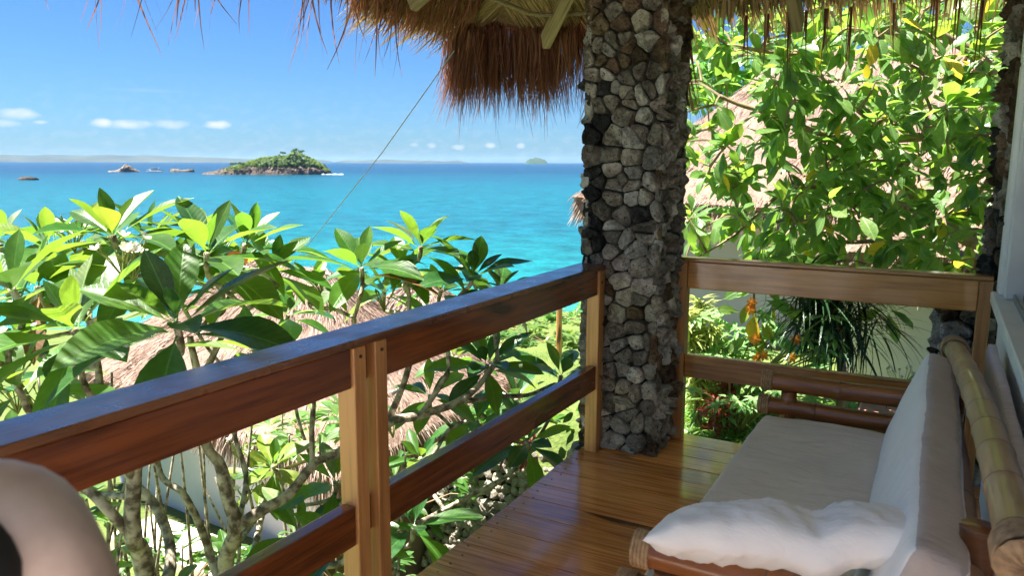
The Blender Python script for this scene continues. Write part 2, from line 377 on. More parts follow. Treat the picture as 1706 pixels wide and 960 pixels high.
# ================================================================== THE SETTING
# ---- sea
def seamat():
    m, nt, b = newmat('sea_water')
    g = nt.nodes.new('ShaderNodeNewGeometry'); ln = nt.nodes.new('ShaderNodeVectorMath'); ln.operation = 'LENGTH'
    nt.links.new(g.outputs['Position'], ln.inputs[0])
    n, mp = noise_n(nt, .02, 5, (1, .45, 1)); mp.inputs['Rotation'].default_value = (0, 0, YAW)
    d = mth(nt, 'DIVIDE', mth(nt, 'LOGARITHM', ln.outputs['Value'], 10), 4)
    d = mth(nt, 'ADD', d, mth(nt, 'MULTIPLY', mth(nt, 'SUBTRACT', n.outputs[0], .5), .10))
    c = ramp(nt, d, [(.36, (.06, .25, .20)), (.43, (.004, .155, .165)), (.50, (.003, .092, .125)), (.57, (.003, .092, .120)), (.64, (.004, .066, .098)), (.70, (.002, .032, .066)), (.9, (.002, .024, .055))])
    n4, mp4 = noise_n(nt, .05, 4, (1, .3, 1)); mp4.inputs['Rotation'].default_value = (0, 0, -YAW)
    near = mth(nt, 'MULTIPLY', mth(nt, 'SUBTRACT', .53, d, clamp=True), 12, clamp=True)
    k = mth(nt, 'MULTIPLY', mth(nt, 'MULTIPLY', mth(nt, 'SUBTRACT', n4.outputs[0], .52, clamp=True), 7, clamp=True), mth(nt, 'MULTIPLY', near, .8))
    mm = nt.nodes.new('ShaderNodeMix'); mm.data_type = 'RGBA'; nt.links.new(k, mm.inputs[0]); nt.links.new(c, mm.inputs[6]); mm.inputs[7].default_value = (.003, .045, .11, 1)
    # small ripple speckle
    n5, mp5 = noise_n(nt, .30, 8, (1, 1, 1), .78); mp5.inputs['Rotation'].default_value = (0, 0, -YAW)
    rip = nt.nodes.new('ShaderNodeHueSaturation'); nt.links.new(mm.outputs[2], rip.inputs['Color'])
    nt.links.new(mth(nt, 'ADD', mth(nt, 'MULTIPLY', n5.outputs[0], 3.0), -.5), rip.inputs['Value'])
    nt.links.new(rip.outputs[0], b.inputs['Base Color'])
    b.inputs['Roughness'].default_value = .22; b.inputs['IOR'].default_value = 1.33; b.inputs['Specular IOR Level'].default_value = .22
    n1, _ = noise_n(nt, .9, 6, (1, 1, 1), .65); n2, _ = noise_n(nt, .07, 4)
    pr = bump(nt, b, n1.outputs[0], 1, .5); bump(nt, b, n2.outputs[0], .5, 1.6, pr)
    return m
S = 20000
tag(W('sea', [(-S, -2000, -6), (S, -2000, -6), (S, S, -6), (-S, S, -6)], [(0, 1, 2, 3)], seamat()), kind='structure')

# ---- ground
def sst(a, b, x):
    t = min(1, max(0, (x - a) / (b - a))); return t * t * (3 - 2 * t)
def ground_h(x, y):
    dd = math.hypot(x, y)
    low = -2.2 - .8 * sst(4, 12, dd)
    t = sst(-3.6, -2.6, x + .0 * y) * sst(4.35, 5.15, y)
    hi = -.42 - .5 * sst(5.5, 11, y)
    z = low * (1 - t) + hi * t
    if y > 4 and x > -2: z = max(z, hi * t + low * (1 - t))
    u = x * -.48 + y * .88                   # distance towards the sea
    z += (-3.8) * sst(21, 40, u - .25 * (x + 12))
    z += noise.noise(Vector((x * .7, y * .7, 0))) * .05
    return z
def groundmat():
    m, nt, b = newmat('garden_ground')
    g = nt.nodes.new('ShaderNodeNewGeometry'); s = nt.nodes.new('ShaderNodeSeparateXYZ'); nt.links.new(g.outputs['Position'], s.inputs[0])
    n, _ = noise_n(nt, .6, 8, rough=.7); n2, _ = noise_n(nt, 30, 3)
    f = mth(nt, 'ADD', mth(nt, 'MULTIPLY', n.outputs[0], .6), mth(nt, 'MULTIPLY', n2.outputs[0], .4))
    grass = ramp(nt, f, [(.35, (.06, .10, .022)), (.65, (.17, .205, .06))])
    sand = ramp(nt, f, [(.35, (.30, .25, .19)), (.65, (.46, .40, .31))])
    k = mth(nt, 'MULTIPLY', mth(nt, 'SUBTRACT', -3.5, s.outputs[2], clamp=False), 3, clamp=True)
    mm = nt.nodes.new('ShaderNodeMix'); mm.data_type = 'RGBA'; nt.links.new(k, mm.inputs[0]); nt.links.new(grass, mm.inputs[6]); nt.links.new(sand, mm.inputs[7])
    nt.links.new(mm.outputs[2], b.inputs['Base Color']); b.inputs['Roughness'].default_value = .9; b.inputs['Specular IOR Level'].default_value = .15
    bump(nt, b, n2.outputs[0], .6, .03); return m
def grid_surface(name, xs, ys, h, mat, parent=None):
    V = [(x, y, h(x, y)) for y in ys for x in xs]; n = len(xs)
    Fc = [(j * n + i, j * n + i + 1, (j + 1) * n + i + 1, (j + 1) * n + i) for j in range(len(ys) - 1) for i in range(n - 1)]
    return W(name, V, Fc, mat, parent, True)
def rng(a, b, s):
    n = int(round((b - a) / s)); return [a + (b - a) * i / n for i in range(n + 1)]
gx = rng(-200, -30, 10)[:-1] + rng(-30, -8, 1)[:-1] + rng(-8, 6, .25)[:-1] + rng(6, 60, 3)
gy = rng(-60, -4, 4)[:-1] + rng(-4, 2, 1)[:-1] + rng(2, 9, .25)[:-1] + rng(9, 50, 1)[:-1] + rng(50, 120, 10)
tag(grid_surface('ground', gx, gy, ground_h, groundmat()), kind='structure')

# ---- far land, islets
def hazy(name, c1, c2, sc):
    return simple(name, c1, c2, sc, .95, 0, 0, spec=.1)
land_m = hazy('distant_land', (.025, .04, .04), (.07, .085, .07), .004)
def ridge(name, p0, p1, n, hf, depth, mat, zoff=-6.5):
    V, Fc = [], []
    a, b = Vector(p0), Vector(p1); d = (b - a); per = Vector((-d.y, d.x, 0)).normalized()
    if per.dot(a) < 0: per = -per
    rows = 7
    for i in range(n + 1):
        t = i / n; p = a + d * t; H = hf(t)
        for r in range(rows):
            q = r / (rows - 1); off = (q * depth) ; hh = H * math.sin(math.pi * min(1, q * 1.0)) ** .7 if 0 < q < 1 else 0
            hh *= 1 + .12 * noise.noise(Vector((i * .3, r * .8, 3)))
            v = p + per * off; V.append((v.x, v.y, zoff + hh))
    for i in range(n):
        for r in range(rows - 1):
            k = i * rows + r; Fc.append((k, k + 1, k + rows + 1, k + rows))
    o = W(name, V, Fc, mat, None, True); o['kind'] = 'structure'; return o
LD = 5200
def hland(t):
    return (42 + 10 * noise.noise(Vector((t * 9, 0, 0))) + 5 * noise.noise(Vector((t * 40, 2, 0)))) * (1 - .55 * sst(.5, .8, t)) * (1 - sst(.9, 1, t)) + 1
a, b = P(-700, 269, LD), P(560, 270, LD + 300)
ridge('far_coast', a, b, 120, lambda t: (44 + 9 * noise.noise(Vector((t * 9, 0, 0))) + 4 * noise.noise(Vector((t * 50, 2, 0)))) * (1 - .5 * sst(.62, .95, t)), 700, land_m)
a, b = P(555, 270, LD + 200), P(772, 270.5, LD)
ridge('far_hills', a, b, 50, lambda t: 9 + 24 * max(0, (.62 - abs(t - .38))) + 9 * math.exp(-((t - .9) / .05) ** 2) + 4 * noise.noise(Vector((t * 14, 5, 0))) - 7 * sst(.93, 1, t), 500, land_m)
a, b = P(874, 271, 3600), P(913, 271, 3600)
ridge('small_far_island', a, b, 20, lambda t: 30 * math.sin(math.pi * t) ** .55 + 3 * noise.noise(Vector((t * 10, 8, 0))), 120, hazy('small_isle_green', (.02, .05, .03), (.05, .08, .05), .02))

rock_m = stonemat('sea_rock', (.05, .04, .032), (.24, .19, .15), (.46, .37, .31))
def seascale(m, s):
    for n in m.node_tree.nodes:
        if n.type == 'TEX_NOISE': n.inputs['Scale'].default_value *= s
        if n.type == 'BUMP': n.inputs['Distance'].default_value *= 40
seascale(rock_m, .03)
def islet(name, px0, px1, py, prof, mat, ratio=.5, nu=70, nv=26, rough=1.0):
    c0, c1 = P(px0, py, 1), P(px1, py, 1)
    def sea(px, py):
        v = P(px, py, 1) - CAMP; return CAMP + v * ((-6 - CH) / v.z)
    A, B = sea(px0, py), sea(px1, py); D = B - A; L = D.length; ux = D / L; uy = Vector((-ux.y, ux.x, 0))
    if uy.dot(A) < 0: uy = -uy
    V, Fc = [], []
    for j in range(nv + 1):
        for i in range(nu + 1):
            s, t = i / nu, j / nv
            q = abs(t * 2 - 1)
            edge = math.sin(math.pi * s) ** .35 if 0 < s < 1 else 0
            tt = (t * 2 - 1) * edge
            h = prof(s) * L * (max(0, 1 - q ** 6)) ** .6 if 0 < s < 1 else 0
            p = A + ux * (s * L) + uy * (ratio * L * (.5 + tt * .5))
            nn = noise.fractal(Vector((s * L * .12 * rough * 3, t * ratio * L * .36 * rough, 1)), 1, 2, 5)
            z = h * (1 + .35 * nn) - .5 + nn * .012 * L * (1 if h > 0 else 0)
            V.append((p.x, p.y, -6 + z))
    for j in range(nv):
        for i in range(nu):
            k = j * (nu + 1) + i; Fc.append((k, k + 1, k + nu + 2, k + nu + 1))
    o = W(name, V, Fc, mat); return o, A, ux, uy, L
def rockprof(s): return .045 * math.sin(math.pi * s) ** .4 + .02
o, A, ux, uy, L = islet('islet', 325, 552, 291, lambda s: .012 + .042 * sst(0, .3, s) * (1 - .55 * sst(.86, 1, s)), rock_m)
o['kind'] = 'structure'
# scrub and trees on the islet: a cloud of leaf tufts that follows the islet's crown line
def crown_prof(s):
    pts = [(.20, .05), (.30, .075), (.38, .105), (.46, .135), (.56, .145), (.66, .155), (.72, .19), (.78, .16), (.86, .12), (.93, .07), (.97, .03)]
    if s <= pts[0][0] or s >= pts[-1][0]: return 0
    for (a, b), (c, d) in zip(pts, pts[1:]):
        if a <= s <= c: return b + (d - b) * (s - a) / (c - a)
green_m = leafmat('islet_scrub', (.07, .14, .03), (.17, .26, .05), (.25, .4, .05), .6, vein=0, hv=.06, trans=.3)
green_d = leafmat('islet_tree', (.02, .06, .02), (.05, .11, .03), (.08, .18, .03), .6, vein=0, hv=.04, trans=.15)
V, Fc, UV, MI = [], [], [], []
rr = random.Random(3)
clumps = []
for k in range(420):
    s = rr.uniform(.19, .98); t = rr.uniform(.06, .9); h = crown_prof(s) * (max(0, 1 - abs(2 * t - 1) ** 3)) ** .5
    clumps.append((s, t, h, rr.uniform(.006, .017), 0))
for k in range(22):
    s = rr.gauss(.715, .035); clumps.append((s, rr.uniform(.1, .6), crown_prof(.72) * rr.uniform(.55, 1.08), rr.uniform(.012, .022), 1))
for k in range(26):
    s = rr.uniform(.25, .95); t = .1; clumps.append((s, t, .075 + .02 * rr.random(), .016, rr.random() < .4))
for s, t, h, r, dk in clumps:
    c = A + ux * (s * L) + uy * (.5 * L * t) + Vector((0, 0, h * L * .93))
    for q in range(34):
        d = Vector((rr.gauss(0, 1), rr.gauss(0, 1), rr.gauss(0, 1))).normalized() * r * L
        d.z = abs(d.z) * .8 - .2 * r * L
        p = c + d; n = (d.normalized() + Vector((rr.uniform(-.6, .6), rr.uniform(-.6, .6), rr.uniform(-.6, .6)))).normalized()
        a, b = frame_at(n); e = r * L * rr.uniform(.22, .42); o_ = len(V)
        V += [p + a * e, p + b * e * .8, p - a * e * .9, p - b * e]; Fc.append((o_, o_ + 1, o_ + 2, o_ + 3)); UV += [(0, 0), (0, 1), (1, 1), (1, 0)]; MI.append(int(dk))
g = W('scrub', V, Fc, [green_m, green_d], None, False, UV); g.data.polygons.foreach_set('material_index', MI)
tag(g, 'green scrub and trees covering the rocky islet', 'scrub', kind='stuff')
# solid earth under the scrub
o2, *_ = islet('islet_earth', 372, 548, 290.6, lambda s: .06 + .11 * math.sin(math.pi * s) ** .9 * (.55 + .7 * s), simple('islet_soil', (.02, .05, .015), (.05, .09, .025), .1, .95, 0), .34, 40, 14)
o2['kind'] = 'structure'
for i, (a, b, py, pr, lb) in enumerate([(176, 231, 286.5, lambda s: .05 + .19 * math.exp(-((s - .6) / .2) ** 2), 'reddish rock in the sea with a peak, left of the white boat'),
                                  (26, 61, 300, lambda s: .13 + .08 * math.sin(3 * s), 'low dark rock nearest the left edge of the sea'),
                                  (281, 323, 286.5, lambda s: .12 + .02 * math.sin(9 * s), 'flat dark rock between the white boat and the green islet')]):
    o, *_ = islet('sea_rock', a, b, py, pr, rock_m, .5, 30, 14, 2.5); tag(o, lb, 'rock')
# foam at the islet's right tip
fo = W('surf', *tube([A + ux * (L * t) - uy * (1.5 + 1.2 * math.sin(t * 30)) + Vector((0, 0, .05)) for t in [.93 + .015 * i for i in range(12)]], [.5 + .25 * math.sin(i * 2.1) for i in range(12)], 6), simple('foam', (.7, .75, .78), (.85, .87, .88), 1, .8, 0))
tag(fo, kind='structure')
# ---- sea haze
def haze_box():
    lo, hi = Vector((-9000, -1500, -7.5)), Vector((9000, 9000, 60))
    V = [Vector((x, y, z)) for z in (lo.z, hi.z) for x, y in ((lo.x, lo.y), (hi.x, lo.y), (hi.x, hi.y), (lo.x, hi.y))]
    m, nt, b = newmat('thin_sea_haze'); nt.nodes.remove(b); v = nt.nodes.new('ShaderNodeVolumePrincipled')
    v.inputs['Density'].default_value = 0.45e-4; v.inputs['Color'].default_value = (.42, .66, 1, 1); v.inputs['Anisotropy'].default_value = 0
    nt.links.new(v.outputs[0], nt.nodes['Material Output'].inputs['Volume'])
    o = W('haze', V, [(3, 2, 1, 0), (4, 5, 6, 7), (0, 1, 5, 4), (1, 2, 6, 5), (2, 3, 7, 6), (3, 0, 4, 7)], m); o['kind'] = 'stuff'
haze_box()
# ---- boat
c = P(258, 284.6, 1); v = (P(258, 285.8, 1) - CAMP); c = CAMP + v * ((-6 - CH) / v.z); sc_ = c.length / 1299
bt = empty('boat', c, 'small white outrigger boat on the sea between two rocks', 'boat')
bl = 23 * sc_; bx = ux
def bp(x, y, z): return c + ux * (x * bl) + uy * (y * bl) + Vector((0, 0, z * bl))
V, Fc = [], []
for i in range(9):
    s = i / 8 * 2 - 1; wd = .09 * (1 - s * s) ** .5 + .004; sh = .10 + .05 * s * s
    V += [bp(s * .5, -wd, sh), bp(s * .48, -wd * .6, .0), bp(s * .48, wd * .6, .0), bp(s * .5, wd, sh)]
for i in range(8):
    for k in range(3): a = i * 4 + k; Fc.append((a, a + 1, a + 5, a + 4))
    Fc.append((i * 4 + 3, i * 4, i * 4 + 4, i * 4 + 7))
W('hull', V, Fc, M['white_paint'], bt)
def bbox_(name, x0, x1, y0, y1, z0, z1, mat):
    V = [bp(x, y, z) for z in (z0, z1) for x, y in ((x0, y0), (x1, y0), (x1, y1), (x0, y1))]
    W(name, V, [(3, 2, 1, 0), (4, 5, 6, 7), (0, 1, 5, 4), (1, 2, 6, 5), (2, 3, 7, 6), (3, 0, 4, 7)], mat, bt)
bbox_('cabin', -.2, .22, -.06, .06, .12, .22, M['plaster_blue']); bbox_('roof', -.26, .28, -.08, .08, .225, .25, M['white_paint'])
for y in (-.25, .25): W('outrigger', *tube([bp(-.45, y, .03), bp(.45, y, .03)], [.012 * bl] * 2, 6), M['white_paint'], bt)
for x in (-.22, .22): W('outrigger_arm', *tube([bp(x, -.25, .03), bp(x, 0, .13), bp(x, .25, .03)], [.008 * bl] * 3, 6), M['white_paint'], bt)

# ================================================================== VERANDA
XE, YE = -1.57, 4.09          # edges of the floor
fl = bpy.data.objects.new('veranda_floor', None); COL.objects.link(fl); fl['kind'] = 'structure'
y = YE; i = 0
while y > -.2:
    wdt = random.choice((.155, .165, .175, .19)); x0 = XE + random.uniform(-.006, .008)
    joints = [x0, .30] if i % 4 not in (1,) else [x0, random.uniform(-.75, -.35), .30]
    for a, b in zip(joints, joints[1:]):
        box('plank', (a, y - wdt + .005, -.026 + random.uniform(-.001, .001)), (b - (.003 if b < .2 else 0), y, random.uniform(-.0012, .0008)), M['plank'], fl, .002)
    y -= wdt; i += 1
tag(box('bounce_terrace', (-3.4, -7, -.2), (1.6, -.36, -.002), simple('pale_bounce_tiles', (.66, .64, .60), (.76, .74, .70), 3, .7, .1, .003), None, .01), kind='structure')  # unseen pale slab added behind the camera to bounce sun into the veranda
nail = simple('nail_head', (.02, .015, .012), (.06, .045, .03), 20, .5, 0)
# nail heads along the outer edge and at the far joist
V = []; parts = []
y = YE
for k in range(38):
    y = YE - .04 - k * .0745
    for xx in (XE + .055, -.52):
        p = Vector((xx + random.uniform(-.01, .01), y, .0012))
        vs_ = [p + Vector((math.cos(a) * .0045, math.sin(a) * .0045, 0)) for a in [j * math.pi / 3 for j in range(6)]]
        parts.append((vs_ + [v_ - Vector((0, 0, .004)) for v_ in vs_], [tuple(range(6))] + [(j, (j + 1) % 6, (j + 1) % 6 + 6, j + 6)[::-1] for j in range(6)]))
nn_ = W('nail_heads', *merge(parts), nail, fl); nn_['kind'] = 'stuff'
box('floor_joist', (XE + .02, -3.6, -.2), (XE + .07, YE - .05, -.03), M['board_y'], fl)
box('floor_joist', (XE + .08, YE - .08, -.2), (.3, YE - .03, -.03), M['board_x'], fl)
for xx, yy in ((-1.45, 1.7), (-1.45, -.8), (-.2, 3.9)):
    box('floor_post', (xx - .06, yy - .06, ground_h(xx, yy) - .1), (xx + .06, yy + .06, -.2), M['brown_wall'], fl)

# ---- left railing
ra = empty('railing', (-1.5, 1.8, 0), 'dark brown wooden railing with polished cap along the sea side', 'railing')
box('handrail', (-1.615, -3.6, .962), (-1.462, 3.66, .985), M['cap_y'], ra, .005, 2)
for z0, z1 in ((.838, .960), (.342, .468)):
    for y0, y1 in ((-3.6, 1.698), (1.858, 3.568)):
        box('rail_board', (-1.522, y0, z0), (-1.476, y1, z1), M['board_y'], ra, .004, 2)
for y0, y1 in ((1.70, 1.757), (1.80, 1.857), (3.57, 3.645), (-1.2, -1.14)):
    box('post', (-1.535, y0, -.2 if y0 < 3 else .001), (-1.468, y1, .9605), M['post'], ra, .003)
for z0, z1 in ((.842, .956), (.346, .464)):
    box('spacer_block', (-1.520, 1.758, z0), (-1.500, 1.799, z1), M['board_y'], ra, .002)
for y_, z_ in ((1.73, .93), (1.83, .93), (3.6, .9), (3.6, .41)):
    W('bolt', *tube([(-1.470, y_, z_), (-1.464, y_, z_)], [.006, .0055], 8), nail, ra)
# ---- far railing
rb = empty('railing', (-.5, 4.03, 0), 'brown wooden railing at the far end behind the bamboo sofa', 'railing')
box('handrail', (-1.20, 3.992, .985), (.237, 4.075, 1.005), M['board_x'], rb, .004, 2)
box('rail_board', (-1.142, 4.003, .840), (.182, 4.048, .983), M['board_x'], rb, .004, 2)
box('rail_board', (-1.142, 4.003, .352), (.182, 4.048, .478), M['board_x'], rb, .004, 2)
box('post', (-1.20, 3.99, .001), (-1.144, 4.06, .9835), M['post'], rb, .003)
box('post', (.184, 3.99, .001), (.236, 4.06, .9835), M['post'], rb, .003)

# ---- stones
def clip(poly, p, n):
    o = []
    for i in range(len(poly)):
        a, b = poly[i], poly[(i + 1) % len(poly)]
        da = (a[0] - p[0]) * n[0] + (a[1] - p[1]) * n[1]; db = (b[0] - p[0]) * n[0] + (b[1] - p[1]) * n[1]
        if da <= 0: o.append(a)
        if da * db < 0:
            t = da / (da - db); o.append((a[0] + (b[0] - a[0]) * t, a[1] + (b[1] - a[1]) * t))
    return o
def face_stones(origin, du, dv, nrm, wd, ht, size, parent, matf, prot=.045, seed=0, ext=.03):
    """irregular stones that fill a wd x ht face, each proud of the mortar"""
    r = random.Random(seed); pts = []
    y = -size / 2; row = 0
    while y < ht + size:
        rowh = size * r.uniform(.5, 1.2); x = -size * r.random() * .9
        while x < wd + size * .6:
            s = size * r.choice((.4, .6, .9, 1.2, 1.7, 1.9)); pts.append((x + s / 2, y + rowh / 2 + r.uniform(-.36, .36) * size)); x += s
        y += rowh; row += 1
    for i, p in enumerate(pts):
        poly = [(-ext, 0), (wd + ext, 0), (wd + ext, ht), (-ext, ht)]
        for j, q in enumerate(pts):
            if i == j: continue
            d = (q[0] - p[0], q[1] - p[1]); l = math.hypot(*d)
            if l > size * 3: continue
            g = r.uniform(.001, .006)
            poly = clip(poly, (p[0] + d[0] / 2 - d[0] / l * g, p[1] + d[1] / 2 - d[1] / l * g), d)
            if len(poly) < 3: break
        if len(poly) < 3: continue
        cx_ = sum(a[0] for a in poly) / len(poly); cy_ = sum(a[1] for a in poly) / len(poly)
        # resample the outline
        per = []; L = 0
        for k in range(len(poly)):
            a, b = poly[k], poly[(k + 1) % len(poly)]; l = math.hypot(b[0] - a[0], b[1] - a[1]); per.append((L, a, b, l)); L += l
        if L < size * 1.1: continue
        n = 17; ring = []
        for k in range(n):
            s = L * k / n
            for (s0, a, b, l) in per:
                if s0 <= s <= s0 + l + 1e-9:
                    t = (s - s0) / max(l, 1e-6); ring.append((a[0] + (b[0] - a[0]) * t, a[1] + (b[1] - a[1]) * t)); break
        if r.random() < .65: ring = [((a[0] * 2 + ring[k - 1][0] + ring[(k + 1) % n][0]) / 4, (a[1] * 2 + ring[k - 1][1] + ring[(k + 1) % n][1]) / 4) for k, a in enumerate(ring)]
        pr = prot * r.uniform(.65, 1.5) * min(1.3, L / (size * 3.2))
        tx, ty = r.uniform(-.25, .25), r.uniform(-.25, .25)
        V, Fc = [], []
        sd = r.uniform(0, 99)
        for (sc1, dep) in ((.97, -.03), (1.0, .55), (.975, .86), (.80, 1.0), (.40, 1.0)):
            for k, (a, b) in enumerate(ring):
                x, y_ = cx_ + (a - cx_) * sc1, cy_ + (b - cy_) * sc1
                nz_ = noise.noise(Vector((x * 26 + sd, y_ * 26, dep * 2)))
                rad = 1 + nz_ * .16
                x, y_ = cx_ + (x - cx_) * rad, cy_ + (y_ - cy_) * rad
                h = pr * dep * (1 + .8 * noise.noise(Vector((x * 30 + sd, y_ * 30, 7)))) + (tx * (x - cx_) + ty * (y_ - cy_)) * max(0, dep)
                V.append(origin + du * x + dv * y_ + nrm * h)
        V.append(origin + du * cx_ + dv * cy_ + nrm * pr * 1.02)
        for q in range(4):
            for k in range(n):
                k2 = (k + 1) % n; Fc.append((q * n + k, q * n + k2, (q + 1) * n + k2, (q + 1) * n + k))
        for k in range(n): Fc.append((4 * n + k, 4 * n + (k + 1) % n, 5 * n))
        wc = origin + du * cx_ + dv * cy_
        o = W('stone', V, Fc, matf(wc, r), parent, False)
        for pg in o.data.polygons: pg.use_smooth = False
def pillar(lo, hi, label, matf, seed, faces='ENWS', size=.105, prot=.04, cat='pillar'):
    c = Vector(((lo[0] + hi[0]) / 2, (lo[1] + hi[1]) / 2, lo[2]))
    t = empty('stone_pillar', c, label, cat)
    box('core', (lo[0] + .03, lo[1] + .03, lo[2]), (hi[0] - .03, hi[1] - .03, hi[2]), M['mortar'], t, 0)
    X, Y, Z = Vector((1, 0, 0)), Vector((0, 1, 0)), Vector((0, 0, 1)); h = hi[2] - lo[2]
    e = .03
    if 'S' in faces: face_stones(Vector((lo[0] + e, lo[1] + e, lo[2])), X, Z, -Y, hi[0] - lo[0] - 2 * e, h, size, t, matf, prot, seed + 1)
    if 'E' in faces: face_stones(Vector((hi[0] - e, lo[1] + e, lo[2])), Y, Z, X, hi[1] - lo[1] - 2 * e, h, size, t, matf, prot, seed + 2)
    if 'W' in faces: face_stones(Vector((lo[0] + e, hi[1] - e, lo[2])), -Y, Z, -X, hi[1] - lo[1] - 2 * e, h, size, t, matf, prot, seed + 3)
    if 'N' in faces: face_stones(Vector((hi[0] - e, hi[1] - e, lo[2])), -X, Z, Y, hi[0] - lo[0] - 2 * e, h, size * 1.3, t, matf, prot, seed + 4)
    return t
def pm(c, r):
    k = r.random(); z = c.z
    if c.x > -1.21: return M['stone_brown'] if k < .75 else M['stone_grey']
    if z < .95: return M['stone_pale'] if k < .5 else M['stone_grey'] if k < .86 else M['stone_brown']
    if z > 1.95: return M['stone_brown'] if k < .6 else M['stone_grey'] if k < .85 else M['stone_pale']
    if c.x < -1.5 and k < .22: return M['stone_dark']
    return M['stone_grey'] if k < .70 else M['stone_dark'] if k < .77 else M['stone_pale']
pillar((-1.605, 3.655, 0), (-1.19, 4.05, 2.95), 'thick coral stone pillar at the corner where the railings meet', pm, 11, size=.086, prot=.034)
face_c = Vector((-1.4, 3.86, -.9))
def pm2(c, r):
    k = r.random(); return M['stone_grey'] if k < .45 else M['stone_pale'] if k < .6 else M['stone_dark'] if k < .75 else M['stone_brown']
pillar((.236, 4.085, -.5), (.66, 4.5, 2.95), 'dark coral stone pillar beside the white window at the right edge', pm2, 31, faces='SW', size=.105)
def pm3(c, r): return M['stone_pale'] if r.random() < .75 else M['stone_brown']
t = pillar((.05, 4.35, -.5), (.40, 4.62, .86), 'low sunlit stone footing behind the end post of the far railing', pm3, 51, faces='SW', size=.10, cat='footing')
t.name = 'stone_footing'
# footing under the corner pillar
pillar((-1.66, 3.62, -2.4), (-1.12, 4.12, -.035), 'stone base under the corner pillar below floor level', lambda c, r: M['stone_pale'] if r.random() < .6 else M['stone_grey'], 71, faces='SW', size=.16, cat='base').name = 'stone_plinth'
# fairy light bulbs beside the pillar
for k, z in enumerate((.06, .33, .50, .66, .80)):
    V, Fc = tube([(-1.213, 3.985, z - .006), (-1.213, 3.985, z), (-1.213, 3.985, z + .006)], [.002, .005, .002], 6)
    tag(W('fairy_light', V, Fc, M['white_paint']), 'tiny white light bulb in the gap between stone pillar and railing post', 'fairy light', 'tiny bulbs beside the pillar')

# ---- house wall with window on the right
hw = empty('house_wall', (.3, 1.5, 0), 'white plastered house wall with a white framed window behind the sofa', 'wall')
box('wall_panel', (.262, -5, -.5), (.40, 3.9, .90), M['plaster'], hw, .004)
box('wall_panel', (.262, -5, 2.35), (.40, 3.9, 3.1), M['plaster'], hw, .004)
wf = box('window_frame', (.245, 3.80, .951), (.40, 3.93, 2.349), M['white_paint'], hw, .006)
box('wall_panel', (.262, -5, .951), (.40, -1.5, 2.349), M['plaster'], hw, .004)
box('window_sill', (.225, -1.5, .90), (.42, 3.93, .95), M['white_paint'], hw, .006)
box('window_frame', (.262, 3.70, .951), (.33, 3.798, 2.349), M['white_paint'], hw, .004)
box('sliding_track', (.29, -1.5, .951), (.30, 3.69, .975), M['metal'], hw, .001)
box('sliding_track', (.325, -1.5, .951), (.335, 3.69, .975), M['metal'], hw, .001)
gm, gnt, gb = newmat('window_glass'); gb.inputs['Base Color'].default_value = (.03, .035, .04, 1); gb.inputs['Roughness'].default_value = .05
box('pane', (.34, -1.45, .976), (.346, 3.699, 2.34), gm, hw, 0)
for z in (1.25, 1.9): W('bolt', *tube([(.243, 3.85, z), (.237, 3.85, z)], [.008, .008], 8), nail, hw)
# ---- unseen pale panel added overhead to bounce light down onto the sofa
tag(box('bounce_ceiling', (-1.32, .32, 2.74), (.258, 3.94, 2.76), simple('pale_bounce_mat', (.66, .60, .50), (.80, .74, .64), 40, .8, .4, .004), None, .003), kind='structure')
# ---- veranda roof
rf = empty('thatched_roof', (-1.4, 3.8, 2.9), 'overhanging thatched veranda roof with ragged reddish fringe', 'roof')
EX, EY, EZ, SL = -2.72, 4.62, 2.33, .52
V = []; Fc = []
def rz(x, y): return EZ + SL * min(x - EX, EY - y)
# lining: left slope and far slope as one sheet with a hip edge, 12 cm thick
hx = 5.0
def slab(off):
    return [Vector((EX, -.1, EZ + off)), Vector((EX + hx, -.1, EZ + SL * hx + off)), Vector((EX + hx, EY - hx, EZ + SL * hx + off)), Vector((EX, EY, EZ + off)), Vector((EX + 9, EY, EZ + off)), Vector((EX + 9, EY - hx, EZ + SL * hx + off))]
lo_, hi_ = slab(.05), slab(.28)
V = lo_ + hi_
Fc = [(0, 1, 2, 3), (3, 2, 5, 4), (6, 9, 8, 7), (9, 10, 11, 8), (0, 3, 9, 6), (3, 4, 10, 9), (0, 6, 7, 1), (4, 5, 11, 10), (1, 7, 8, 2), (2, 8, 11, 5)]
W('thatch_layer', V, Fc, M['thatch_under'], rf)
def straws(n, posf, name, mat, parent, wd=(.003, .008), curl=.12):
    """posf(rnd) -> start, direction, length"""
    V, Fc, UV = [], [], []
    for _ in range(n):
        p, d, L, cu = posf()
        d = d.normalized(); side = Vector((random.gauss(0, 1), random.gauss(0, 1), random.gauss(0, .4))); side = (side - d * side.dot(d)).normalized()
        wd_ = random.uniform(*wd); c = random.random(); o = len(V)
        bend = Vector((random.gauss(0, 1), random.gauss(0, 1), 0)) * curl * L
        K = 4
        for k in range(K + 1):
            t = k / K; q = p + d * L * t + (bend + cu) * t * t
            ww = wd_ * (1 - .85 * t ** 1.5)
            V += [q - side * ww, q + side * ww]; UV += [(c, t), (c, t)]
        for k in range(K): a = o + 2 * k; Fc.append((a, a + 1, a + 3, a + 2))
    ob = W(name, V, Fc, mat, parent, False, UV); ob['kind'] = 'stuff'; return ob
Zd = Vector((0, 0, 1))
rnd = random.Random(5)
